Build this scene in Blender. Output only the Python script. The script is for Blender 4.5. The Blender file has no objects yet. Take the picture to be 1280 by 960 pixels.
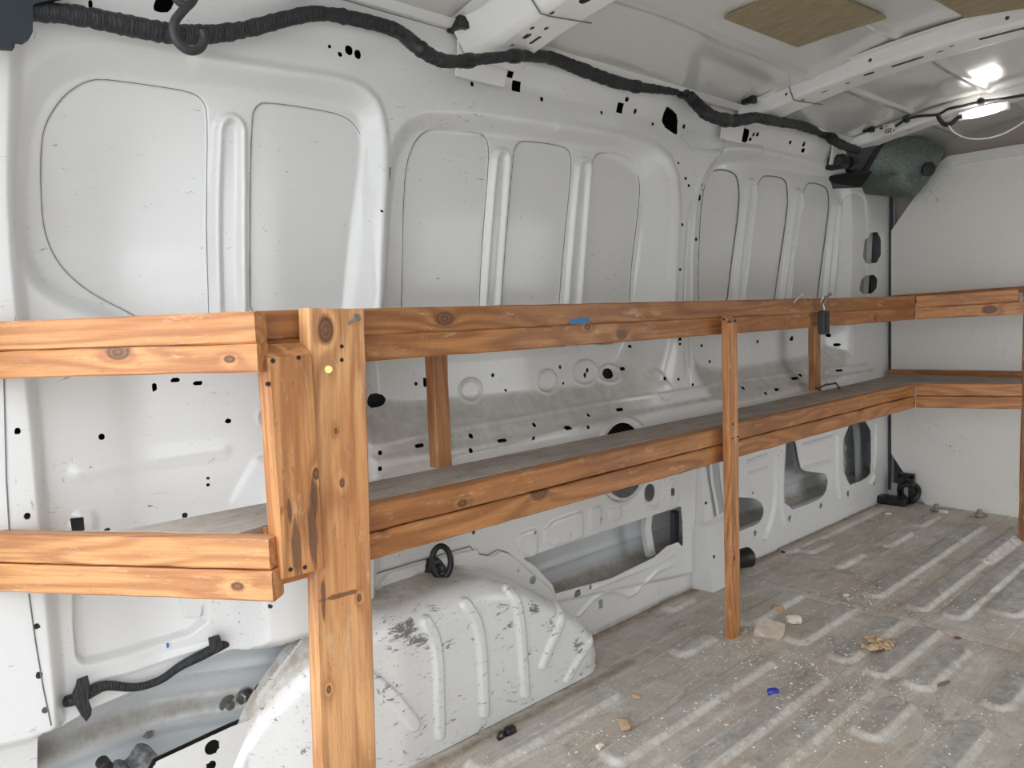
import bpy, math, random
import numpy as np
from mathutils import Vector, Matrix
random.seed(7); rng = np.random.default_rng(7)
scn = bpy.context.scene

# ------------------------------------------------------------------ camera, light, exposure
S = 0.75                     # everything below is laid out at 1/S scale; the scene root loop at the end sizes it to metres
FOC = 961.0; CAMH = 1.05
_vy = np.array([1045.0, 122.0, -FOC]); _vy /= np.linalg.norm(_vy)
_b = -FOC*FOC/(0.037*1045-122); _a = 0.037*_b
_up = -np.array([_a, -_b, -FOC]); _up /= np.linalg.norm(_up)
_up -= _vy*_up.dot(_vy); _up /= np.linalg.norm(_up)
RW = np.array([np.cross(_vy, _up), _vy, _up])          # camera axes -> world axes
cam = bpy.data.objects.new('camera', bpy.data.cameras.new('camera'))
scn.collection.objects.link(cam); scn.camera = cam
cam.data.sensor_width = 36; cam.data.lens = FOC/1280*36; cam.data.clip_start = 0.02
M4 = Matrix.Identity(4)
for i in range(3):
    for j in range(3): M4[i][j] = RW[i][j]
M4[2][3] = CAMH*S
cam.matrix_world = M4

w = bpy.data.worlds.new('overcast sky'); scn.world = w; w.use_nodes = True
nt = w.node_tree; nt.nodes.clear()
bg = nt.nodes.new('ShaderNodeBackground'); out = nt.nodes.new('ShaderNodeOutputWorld')
tc = nt.nodes.new('ShaderNodeTexCoord'); sp = nt.nodes.new('ShaderNodeSeparateXYZ')
rp = nt.nodes.new('ShaderNodeValToRGB')
nt.links.new(tc.outputs['Generated'], sp.inputs[0]); nt.links.new(sp.outputs['Z'], rp.inputs[0])
rp.color_ramp.elements[0].position = 0.0; rp.color_ramp.elements[0].color = (0.80, 0.82, 0.84, 1)
rp.color_ramp.elements[1].position = 0.7; rp.color_ramp.elements[1].color = (0.86, 0.93, 1.0, 1)
nt.links.new(rp.outputs[0], bg.inputs[0]); bg.inputs[1].default_value = 2.1
nt.links.new(bg.outputs[0], out.inputs[0])

sun = bpy.data.objects.new('sun', bpy.data.lights.new('sun', 'SUN'))
sun.data.energy = 0.5; sun.data.angle = math.radians(40); sun.data.color = (1.0, 0.96, 0.9)
sun.rotation_euler = (math.radians(62), 0, math.radians(-20))
scn.collection.objects.link(sun)

scn.view_settings.view_transform = 'Standard'; scn.view_settings.look = 'None'
scn.view_settings.gamma = 1; scn.view_settings.use_curve_mapping = False
scn.view_settings.exposure = 0.72
scn.cycles.max_bounces = 10; scn.cycles.diffuse_bounces = 7; scn.cycles.glossy_bounces = 4
scn.cycles.use_denoising = True
scn.cycles.sample_clamp_indirect = 6

# ------------------------------------------------------------------ pixel -> place
def ray(px, py): return RW @ np.array([px-640.0, -(py-480.0), -FOC])
O = np.array([0, 0, CAMH])
def onx(px, py, x): d = ray(px, py); return O + d*(x/d[0])
def ony(px, py, y): d = ray(px, py); return O + d*(y/d[1])
def onz(px, py, z): d = ray(px, py); return O + d*((z-CAMH)/d[2])
WX = -1.645                  # inner face of the left side
def depthr(z): return 0.036 + 0.05*np.clip((1.5-z)/0.5, 0, 1.15)     # the big pressings lean inwards at the top
def _ss(x): x = np.clip(x, 0, 1); return x*x*(3-2*x)
def base(y, z): return -0.14*_ss((0.86-y)/0.36)*_ss((1.72-z)/0.5)    # the rear quarter bulges outwards
def _fix(px, py, f):
    x = WX-0.02
    for _ in range(30): p = onx(px, py, x); x = 0.6*x+0.4*(WX+float(f(p[1], p[2])))
    return (p[1], p[2])
def PW(px, py): return _fix(px, py, base)
def PB(px, py, off=0.0):
    y, z = _fix(px, py, lambda y, z: base(y, z)+off); return np.array([WX+float(base(y, z))+off, y, z])
def PR(px, py): return _fix(px, py, lambda y, z: base(y, z)-depthr(z))

# ------------------------------------------------------------------ materials
def mat(name, base=(0.8,0.8,0.8), rough=0.5, metal=0.0, coat=0.0, emit=None, es=0):
    m = bpy.data.materials.new(name); m.use_nodes = True
    b = m.node_tree.nodes['Principled BSDF']
    b.inputs['Base Color'].default_value = (*base, 1); b.inputs['Roughness'].default_value = rough
    b.inputs['Metallic'].default_value = metal; b.inputs['Coat Weight'].default_value = coat
    b.inputs['Coat Roughness'].default_value = 0.12
    if emit: b.inputs['Emission Color'].default_value = (*emit, 1); b.inputs['Emission Strength'].default_value = es
    return m
class NG:
    def __init__(s, m): s.m = m; s.t = m.node_tree; s.b = s.t.nodes['Principled BSDF']; s.tc = s.n('TexCoord')
    def n(s, k, **kw):
        x = s.t.nodes.new('ShaderNode'+k)
        for a, v in kw.items(): setattr(x, a, v)
        return x
    def l(s, a, b): s.t.links.new(a, b)
    def mapping(s, scale, src=None, loc=(0,0,0), rot=(0,0,0)):
        x = s.n('Mapping'); x.inputs['Scale'].default_value = scale; x.inputs['Location'].default_value = loc
        x.inputs['Rotation'].default_value = rot
        s.l(src or s.tc.outputs['Object'], x.inputs[0]); return x.outputs[0]
    def noise(s, vec, scale, detail=4, rough=0.55, dist=0):
        x = s.n('TexNoise'); x.inputs['Scale'].default_value = scale; x.inputs['Detail'].default_value = detail
        x.inputs['Roughness'].default_value = rough; x.inputs['Distortion'].default_value = dist
        s.l(vec, x.inputs['Vector']); return x.outputs['Fac']
    def ramp(s, v, p0, p1, c0=(0,0,0,1), c1=(1,1,1,1)):
        x = s.n('ValToRGB'); e = x.color_ramp.elements
        if p0 > p1: p0, p1, c0, c1 = p1, p0, c1, c0
        e[0].position = p0; e[1].position = p1; e[0].color = c0; e[1].color = c1
        s.l(v, x.inputs[0]); return x.outputs[0]
    def math(s, op, a, b=0.5, clamp=False):
        x = s.n('Math', operation=op); x.use_clamp = clamp
        for i, v in enumerate((a, b)):
            if isinstance(v, (int, float)): x.inputs[i].default_value = v
            else: s.l(v, x.inputs[i])
        return x.outputs[0]
    def mix(s, f, a, b):
        x = s.n('Mix', data_type='RGBA')
        for i, v in zip((0, 6, 7), (f, a, b)):
            if isinstance(v, (int, float)): x.inputs[i].default_value = v
            elif isinstance(v, tuple): x.inputs[i].default_value = (*v[:3], 1)
            else: s.l(v, x.inputs[i])
        return x.outputs[2]
    def bump(s, h, strength=0.3, dist=0.002):
        x = s.n('Bump'); x.inputs['Strength'].default_value = strength; x.inputs['Distance'].default_value = dist
        s.l(h, x.inputs['Height']); s.l(x.outputs[0], s.b.inputs['Normal'])

def paint(name, base, dirt=0.3, scuff=0.5, rough=0.34, attr=False, coat=0.3, ramp0=0.635):
    """white body paint with thin dark scuffs, grime patches and (by attribute) settled dust"""
    m = mat(name, base, rough, coat=coat); g = NG(m)
    v = g.tc.outputs['Object']
    patch = g.ramp(g.noise(v, 3.0, 5, 0.65), 0.45, 0.8)
    c = g.mix(g.math('MULTIPLY', patch, dirt), base, (0.42, 0.37, 0.30))
    # scuffs: stretched noise, thresholded, gated by a wide noise
    gate = g.ramp(g.noise(v, 4.5, 3), 0.54, 0.66)
    s1 = g.ramp(g.noise(g.mapping((40, 14, 90), rot=(0.35, 0, 0)), 1.6, 5, 0.7, 1.0), ramp0, ramp0+0.02)
    s2 = g.ramp(g.noise(g.mapping((30, 70, 18), rot=(-0.2, 0, 0)), 1.7, 4, 0.7, 0.6), ramp0+0.03, ramp0+0.05)
    sc = g.math('MULTIPLY', g.math('MAXIMUM', s1, s2), gate)
    c = g.mix(g.math('MULTIPLY', sc, scuff), c, (0.10, 0.09, 0.085))
    if attr:
        at = g.n('Attribute'); at.attribute_name = 'dust'
        dn = g.math('MULTIPLY', at.outputs['Fac'], g.ramp(g.noise(v, 22, 6, 0.7), 0.25, 0.6), clamp=True)
        c = g.mix(dn, c, (0.40, 0.35, 0.28))
        at2 = g.n('Attribute'); at2.attribute_name = 'scrape'
        nz_ = g.noise(g.mapping((60, 20, 55), rot=(0.25, 0, 0)), 1.0, 8, 0.78, 0.8)
        sn = g.math('MULTIPLY', g.ramp(g.math('ADD', nz_, g.math('MULTIPLY', at2.outputs['Fac'], 0.22)), 0.64, 0.68), 0.85)
        c = g.mix(sn, c, (0.09, 0.09, 0.085))
    g.l(c, g.b.inputs['Base Color'])
    g.bump(g.noise(v, 9, 2), 0.12, 0.01)
    return m
M_wall = paint('white body paint scuffed', (0.73, 0.73, 0.72), 0.10, 0.7, 0.29, attr=True, coat=0.5)
M_skin = paint('grey white outer skin', (0.71, 0.72, 0.71), 0.08, 0.6, 0.36)
M_deep = paint('bare grey outer skin', (0.40, 0.42, 0.44), 0.2, 0.4, 0.45)
M_roof = paint('glossy grey white roof skin', (0.66, 0.65, 0.63), 0.05, 0.1, 0.12, coat=0.8)
M_bow = paint('white crossmember paint', (0.82, 0.81, 0.79), 0.05, 0.25, 0.3)
M_part = paint('white laminate board', (0.80, 0.78, 0.74), 0.10, 0.7, 0.42, ramp0=0.61)
M_beige = mat('beige painted steel', (0.42, 0.38, 0.33), 0.5)
M_slate = mat('dark slate trim', (0.05, 0.055, 0.065), 0.5)
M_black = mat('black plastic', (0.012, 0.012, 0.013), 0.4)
M_seal = mat('dark seam sealer', (0.16, 0.16, 0.155), 0.6)
M_lightseal = mat('white seam sealer', (0.72, 0.72, 0.70), 0.5)
M_steel = mat('dull steel', (0.45, 0.43, 0.40), 0.35, 0.9)
M_brass = mat('brass screw metal', (0.75, 0.52, 0.18), 0.3, 0.9)
M_whitepl = mat('white plastic cable', (0.85, 0.85, 0.83), 0.35)
M_lamp = mat('lit lamp diffuser', (0.9, 0.9, 0.9), 0.4, emit=(1, 0.98, 0.93), es=7)
M_blue = mat('blue painters tape', (0.04, 0.19, 0.42), 0.6)
M_bluecap = mat('blue plastic', (0.03, 0.04, 0.35), 0.35)
M_paper = mat('white paper label', (0.78, 0.74, 0.66), 0.6)
M_ink = mat('label ink', (0.08, 0.06, 0.05), 0.6)

def mk_tape():
    m = mat('black cloth harness tape', (0.013, 0.014, 0.017), 0.55); g = NG(m)
    n1 = g.noise(g.tc.outputs['Object'], 70, 4, 0.7)
    g.l(g.ramp(n1, 0.3, 0.75, (0.008, 0.008, 0.010, 1), (0.035, 0.037, 0.042, 1)), g.b.inputs['Base Color'])
    g.bump(g.noise(g.mapping((20, 120, 20)), 2.0, 3), 0.8, 0.006); return m
M_tape = mk_tape()
def mk_pad():
    m = mat('tan felt pad', (0.40, 0.33, 0.20), 0.85); g = NG(m)
    a = g.noise(g.mapping((1, 3, 1), rot=(0, 0, 0.4)), 14, 7, 0.75)
    g.l(g.ramp(a, 0.3, 0.72, (0.25, 0.19, 0.11, 1), (0.40, 0.33, 0.21, 1)), g.b.inputs['Base Color']); return m
M_pad = mk_pad()
def mk_duct():
    m = mat('dark mottled moulded cover', (0.05, 0.06, 0.06), 0.3); g = NG(m)
    a = g.noise(g.tc.outputs['Object'], 120, 8, 0.85)
    g.b.inputs['Metallic'].default_value = 0.35
    c = g.ramp(a, 0.35, 0.70, (0.04, 0.047, 0.044, 1), (0.22, 0.27, 0.245, 1))
    g.l(c, g.b.inputs['Base Color']); g.bump(a, 0.35, 0.003)
    g.l(g.ramp(g.noise(g.tc.outputs['Object'], 5, 3), 0.3, 0.7, (0.22,)*3+(1,), (0.5,)*3+(1,)), g.b.inputs['Roughness']); return m
M_duct = mk_duct()
def mk_floor():
    m = mat('dirty ribbed steel floor', (0.30, 0.29, 0.26), 0.6); g = NG(m); v = g.tc.outputs['Object']
    big = g.noise(v, 2.2, 6, 0.65); mid = g.noise(v, 11, 10, 0.85); fine = g.noise(v, 120, 4, 0.7)
    st = g.noise(g.mapping((26, 2.2, 10), rot=(0, 0, 0.02)), 1.5, 7, 0.75, 0.5)
    c = g.ramp(mid, 0.3, 0.72, (0.40, 0.365, 0.315, 1), (0.76, 0.72, 0.65, 1))
    c = g.mix(g.ramp(big, 0.40, 0.60), c, g.mix(0.65, c, (0.46, 0.37, 0.285)))
    c = g.mix(g.math('MULTIPLY', g.ramp(st, 0.53, 0.62), 0.7), c, (0.70, 0.69, 0.66))
    dk = g.ramp(g.noise(g.mapping((7, 3, 5), loc=(3, 1, 0)), 1.6, 8, 0.82, 0.6), 0.52, 0.62)
    c = g.mix(g.math('MULTIPLY', dk, 0.55), c, (0.19, 0.165, 0.14))
    c = g.mix(g.math('MULTIPLY', g.ramp(fine, 0.58, 0.70), 0.35), c, (0.62, 0.60, 0.56))
    c = g.mix(g.math('MULTIPLY', g.ramp(fine, 0.42, 0.30), 0.35), c, (0.10, 0.09, 0.08))
    w_ = g.n('Attribute'); w_.attribute_name = 'wear'
    wn = g.math('MULTIPLY', w_.outputs['Fac'], g.ramp(g.noise(v, 16, 7, 0.8), 0.36, 0.58), clamp=True)
    c = g.mix(g.math('MULTIPLY', wn, 0.72), c, g.ramp(g.noise(v, 40, 6, 0.8), 0.35, 0.65, (0.15, 0.15, 0.155, 1), (0.42, 0.425, 0.435, 1)))
    p_ = g.n('Attribute'); p_.attribute_name = 'chalk_lit'
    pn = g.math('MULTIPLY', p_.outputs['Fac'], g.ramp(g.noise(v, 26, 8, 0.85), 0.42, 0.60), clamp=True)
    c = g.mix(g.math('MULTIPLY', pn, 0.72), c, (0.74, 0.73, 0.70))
    e_ = g.n('Attribute'); e_.attribute_name = 'dust'
    c = g.mix(g.math('MULTIPLY', e_.outputs['Fac'], g.ramp(mid, 0.3, 0.55)), c, (0.22, 0.145, 0.085))
    g.l(c, g.b.inputs['Base Color'])
    h = g.math('ADD', mid, g.math('MULTIPLY', fine, 0.5)); g.bump(h, 0.6, 0.004)
    g.l(g.ramp(mid, 0.3, 0.7, (0.45,)*3+(1,), (0.8,)*3+(1,)), g.b.inputs['Roughness']); return m
M_floor = mk_floor()
def mk_deck():
    m = mat('weathered dusty plywood', (0.25, 0.22, 0.19), 0.8); g = NG(m)
    a = g.noise(g.mapping((1.3, 26, 26)), 3.0, 8, 0.75, 0.4); b_ = g.noise(g.tc.outputs['Object'], 7, 6, 0.7)
    c = g.ramp(a, 0.3, 0.7, (0.22, 0.18, 0.15, 1), (0.50, 0.44, 0.38, 1))
    c = g.mix(g.ramp(b_, 0.45, 0.75), c, (0.52, 0.48, 0.43))
    r = g.ramp(g.noise(g.tc.outputs['Object'], 26, 5, 0.8), 0.63, 0.68)
    c = g.mix(g.math('MULTIPLY', r, 0.7), c, (0.13, 0.07, 0.05))
    g.l(c, g.b.inputs['Base Color']); g.bump(a, 0.4, 0.003); return m
M_deck = mk_deck()

_wc = [0]
def wood(knots=(), tint=1.0, light=0.0, scale=1.0, dirty=0.4, stains=()):
    """sawn varnished pine; local X runs along the grain; knots = (along, across, radius) on the wide face"""
    _wc[0] += 1
    m = mat('varnished pine', (0.5, 0.2, 0.06), 0.48, coat=0.12); g = NG(m)
    off = (_wc[0]*1.37, _wc[0]*0.71, _wc[0]*0.33)
    src = g.tc.outputs['Object']
    bend = None
    sepx = g.n('SeparateXYZ'); g.l(src, sepx.inputs[0])
    masks = []
    for (kx, kz, kr) in knots:
        dx = g.math('MULTIPLY', g.math('SUBTRACT', sepx.outputs[0], kx), 0.62)
        dz = g.math('SUBTRACT', sepx.outputs[2], kz)
        d = g.math('SQRT', g.math('ADD', g.math('MULTIPLY', dx, dx), g.math('MULTIPLY', dz, dz)))
        masks.append((d, kr))
    mv = g.mapping((0.9*scale, 9*scale, 9*scale), loc=off)
    n1 = g.noise(mv, 1.0, 2, 0.5, 0.3)
    fld = g.math('MULTIPLY', n1, 60)
    for d, kr in masks:
        bump_ = g.math('DIVIDE', kr*kr*26, g.math('ADD', g.math('MULTIPLY', d, d), kr*kr*0.8))
        fld = g.math('ADD', fld, g.math('MULTIPLY', bump_, 0.35))
    ring = g.math('SINE', fld)
    rg = g.ramp(g.math('ADD', g.math('MULTIPLY', ring, 0.5), 0.5), 0.15, 0.95)
    fib = g.noise(g.mapping((4, 120, 120), loc=off), 1.0, 6, 0.75)
    blo = g.noise(g.mapping((1.5, 5, 5), loc=off), 1.3, 4, 0.6)
    L = light
    lo = (0.27*tint+0.14*L, 0.088*tint+0.10*L, 0.024*tint+0.06*L); hi = (0.60*tint+0.12*L, 0.265*tint+0.17*L, 0.088*tint+0.13*L)
    c = g.mix(g.math('SUBTRACT', 1.0, g.math('MULTIPLY', rg, 0.62)), lo, hi)
    c = g.mix(g.ramp(fib, 0.42, 0.64), c, g.mix(0.45, c, (0.17, 0.055, 0.018)))
    c = g.mix(g.math('MULTIPLY', g.ramp(blo, 0.45, 0.7), 0.45), c, (0.40*tint, 0.13*tint, 0.03*tint))
    # pale rubbed spots and dark grime
    rub = g.ramp(g.noise(g.mapping((9, 34, 34), loc=off), 1.1, 8, 0.8), 0.56, 0.66)
    c = g.mix(g.math('MULTIPLY', rub, 0.5), c, (0.70, 0.50, 0.30))
    gr = g.ramp(g.noise(g.mapping((14, 50, 50), loc=(off[1], off[0], 3)), 1.0, 8, 0.82), 0.59, 0.66)
    c = g.mix(g.math('MULTIPLY', gr, dirty), c, (0.07, 0.035, 0.02))
    for (sx, sz, rx, rz) in stains:
        ex = g.math('DIVIDE', g.math('SUBTRACT', sepx.outputs[0], sx), rx); ez = g.math('DIVIDE', g.math('SUBTRACT', sepx.outputs[2], sz), rz)
        e_ = g.math('SQRT', g.math('ADD', g.math('MULTIPLY', ex, ex), g.math('MULTIPLY', ez, ez)))
        e_ = g.math('ADD', e_, g.math('MULTIPLY', g.noise(g.mapping((14, 120, 120), loc=off), 1.0, 5, 0.7), 1.6))
        e_ = g.math('MULTIPLY', e_, 0.5)
        c = g.mix(g.math('MULTIPLY', g.ramp(e_, 0.87, 0.72), 0.8), c, (0.10, 0.045, 0.025))
    for d, kr in masks:
        k = g.ramp(g.math('DIVIDE', d, kr), 0.99, 0.72)
        kc = g.mix(g.ramp(g.math('SINE', g.math('MULTIPLY', d, 900)), 0.0, 1.0), (0.10, 0.035, 0.015), (0.20, 0.08, 0.035))
        c = g.mix(g.math('MULTIPLY', k, 0.9), c, kc)
    g.l(c, g.b.inputs['Base Color'])
    g.bump(g.math('ADD', fib, g.math('MULTIPLY', rg, 0.4)), 0.35, 0.0015)
    return m

# ------------------------------------------------------------------ object helpers
C = scn.collection
def link(o, parent=None):
    C.objects.link(o)
    if parent is not None: o.parent = parent
    return o
def meshobj(name, verts, faces, m, parent=None, smooth=False):
    me = bpy.data.meshes.new(name); me.from_pydata([tuple(map(float, v)) for v in verts], [], faces); me.update()
    me.materials.append(m)
    if smooth: me.shade_smooth() if hasattr(me, 'shade_smooth') else me.polygons.foreach_set('use_smooth', [True]*len(me.polygons))
    return link(bpy.data.objects.new(name, me), parent)
def tag(o, label=None, cat=None, group=None, kind=None):
    if label: o['label'] = label
    if cat: o['category'] = cat
    if group: o['group'] = group
    if kind: o['kind'] = kind
    return o
def empty(name, loc, label, cat, group=None):
    o = bpy.data.objects.new(name, None); o.empty_display_size = 0.05; o.location = loc
    return tag(link(o), label, cat, group)

class MB:
    """collects shapes into one mesh"""
    def __init__(s): s.v = []; s.f = []
    def add(s, vs, fs):
        n = len(s.v); s.v += [tuple(map(float, v)) for v in vs]; s.f += [tuple(i+n for i in f) for f in fs]; return s
    def box(s, c, h, R=None, bev=0.0):
        """box centre c, half sizes h, optional 3x3 rotation, chamfered edges"""
        c = np.array(c, float); h = np.array(h, float); b = min(bev, *(h*0.9)) if bev > 0 else 0
        R = np.eye(3) if R is None else np.array(R)
        if b <= 0:
            vs = [(x, y, z) for x in (-1, 1) for y in (-1, 1) for z in (-1, 1)]
            fs = [(0,1,3,2), (4,6,7,5), (0,4,5,1), (2,3,7,6), (0,2,6,4), (1,5,7,3)]
            return s.add([c+R@(np.array(v)*h) for v in vs], fs)
        vs = []; idx = {}
        for x in (-1, 1):
            for y in (-1, 1):
                for z in (-1, 1):
                    sg = np.array([x, y, z])
                    for a in range(3):
                        p = sg*(h-b); p[a] = sg[a]*h[a]
                        idx[(x, y, z, a)] = len(vs); vs.append(c+R@p)
        fs = []
        def q(l): fs.append(tuple(idx[k] for k in l))
        for a in range(3):
            o1, o2 = [(1, 2), (2, 0), (0, 1)][a]
            for sg in (-1, 1):
                L = []
                for (p, r) in ((-1, -1), (1, -1), (1, 1), (-1, 1)):
                    k = [0, 0, 0]; k[a] = sg; k[o1] = p; k[o2] = r; L.append((*k, a))
                q(L if sg > 0 else L[::-1])
        for a in range(3):
            o1, o2 = [(1, 2), (2, 0), (0, 1)][a]
            for p in (-1, 1):
                for r in (-1, 1):
                    k0 = [0, 0, 0]; k0[a] = -1; k0[o1] = p; k0[o2] = r; k1 = list(k0); k1[a] = 1
                    L = [(*k0, o1), (*k1, o1), (*k1, o2), (*k0, o2)]
                    q(L if p*r < 0 else L[::-1])
        for x in (-1, 1):
            for y in (-1, 1):
                for z in (-1, 1):
                    L = [(x, y, z, 0), (x, y, z, 1), (x, y, z, 2)]
                    q(L if x*y*z > 0 else L[::-1])
        return s.add(vs, fs)
    def tube(s, pts, r, n=10, cap=True, flat=1.0):
        P = np.array(pts, float); N = len(P); rr = np.full(N, r) if np.isscalar(r) else np.array(r, float)
        T = np.gradient(P, axis=0); T /= np.linalg.norm(T, axis=1)[:, None]+1e-12
        u = np.cross(T[0], [0, 0, 1.0]); u = u if np.linalg.norm(u) > 1e-3 else np.cross(T[0], [0, 1.0, 0]); u /= np.linalg.norm(u)
        vs = []
        for i in range(N):
            u = u-T[i]*u.dot(T[i]); u /= np.linalg.norm(u); v = np.cross(T[i], u)
            for k in range(n):
                a = 2*math.pi*k/n; vs.append(P[i]+rr[i]*(math.cos(a)*u+math.sin(a)*v*flat))
        fs = [(i*n+k, i*n+(k+1) % n, (i+1)*n+(k+1) % n, (i+1)*n+k) for i in range(N-1) for k in range(n)]
        if cap: fs += [tuple(range(n))[::-1], tuple((N-1)*n+k for k in range(n))]
        return s.add(vs, fs)
    def prism(s, poly, off):
        """polygon (3-D points) swept by the vector off"""
        n = len(poly); off = np.array(off)
        vs = [np.array(p) for p in poly]+[np.array(p)+off for p in poly]
        fs = [tuple(range(n))[::-1], tuple(range(n, 2*n))]+[(i, (i+1) % n, n+(i+1) % n, n+i) for i in range(n)]
        return s.add(vs, fs)
    def lathe(s, c, axis, prof, n=20):
        """prof = (distance along axis, radius)"""
        a = np.array(axis, float); a /= np.linalg.norm(a); u = np.cross(a, [0.3, 0.1, 1]); u /= np.linalg.norm(u); v = np.cross(a, u)
        vs = [np.array(c)+a*d+r*(math.cos(t)*u+math.sin(t)*v) for d, r in prof for t in [2*math.pi*k/n for k in range(n)]]
        fs = [(i*n+k, i*n+(k+1) % n, (i+1)*n+(k+1) % n, (i+1)*n+k) for i in range(len(prof)-1) for k in range(n)]
        fs += [tuple(range(n))[::-1], tuple((len(prof)-1)*n+k for k in range(n))]
        return s.add(vs, fs)
    def build(s, name, m, parent=None, smooth=False):
        o = meshobj(name, s.v, s.f, m, parent, smooth)
        bm = __import__('bmesh').new(); bm.from_mesh(o.data)
        __import__('bmesh').ops.recalc_face_normals(bm, faces=bm.faces); bm.to_mesh(o.data); bm.free()
        if smooth:
            try: o.data.set_sharp_from_angle(angle=math.radians(45))
            except Exception: pass
        return o
def spline(pts, k=8):
    P = np.array(pts, float); P = np.vstack([2*P[0]-P[1], P, 2*P[-1]-P[-2]]); out_ = []
    for i in range(1, len(P)-2):
        for t in np.linspace(0, 1, k, endpoint=False):
            a, b, c, d = P[i-1], P[i], P[i+1], P[i+2]
            out_.append(0.5*((2*b)+(-a+c)*t+(2*a-5*b+4*c-d)*t*t+(-a+3*b-3*c+d)*t**3))
    out_.append(P[-2]); return np.array(out_)
def chaikin(P, n=2, closed=True):
    P = [np.array(p, float) for p in P]
    for _ in range(n):
        Q = []
        L = len(P)
        for i in range(L if closed else L-1):
            a, b = P[i], P[(i+1) % L]; Q += [a*0.75+b*0.25, a*0.25+b*0.75]
        if not closed: Q = [P[0]]+Q+[P[-1]]
        P = Q
    return P

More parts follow.
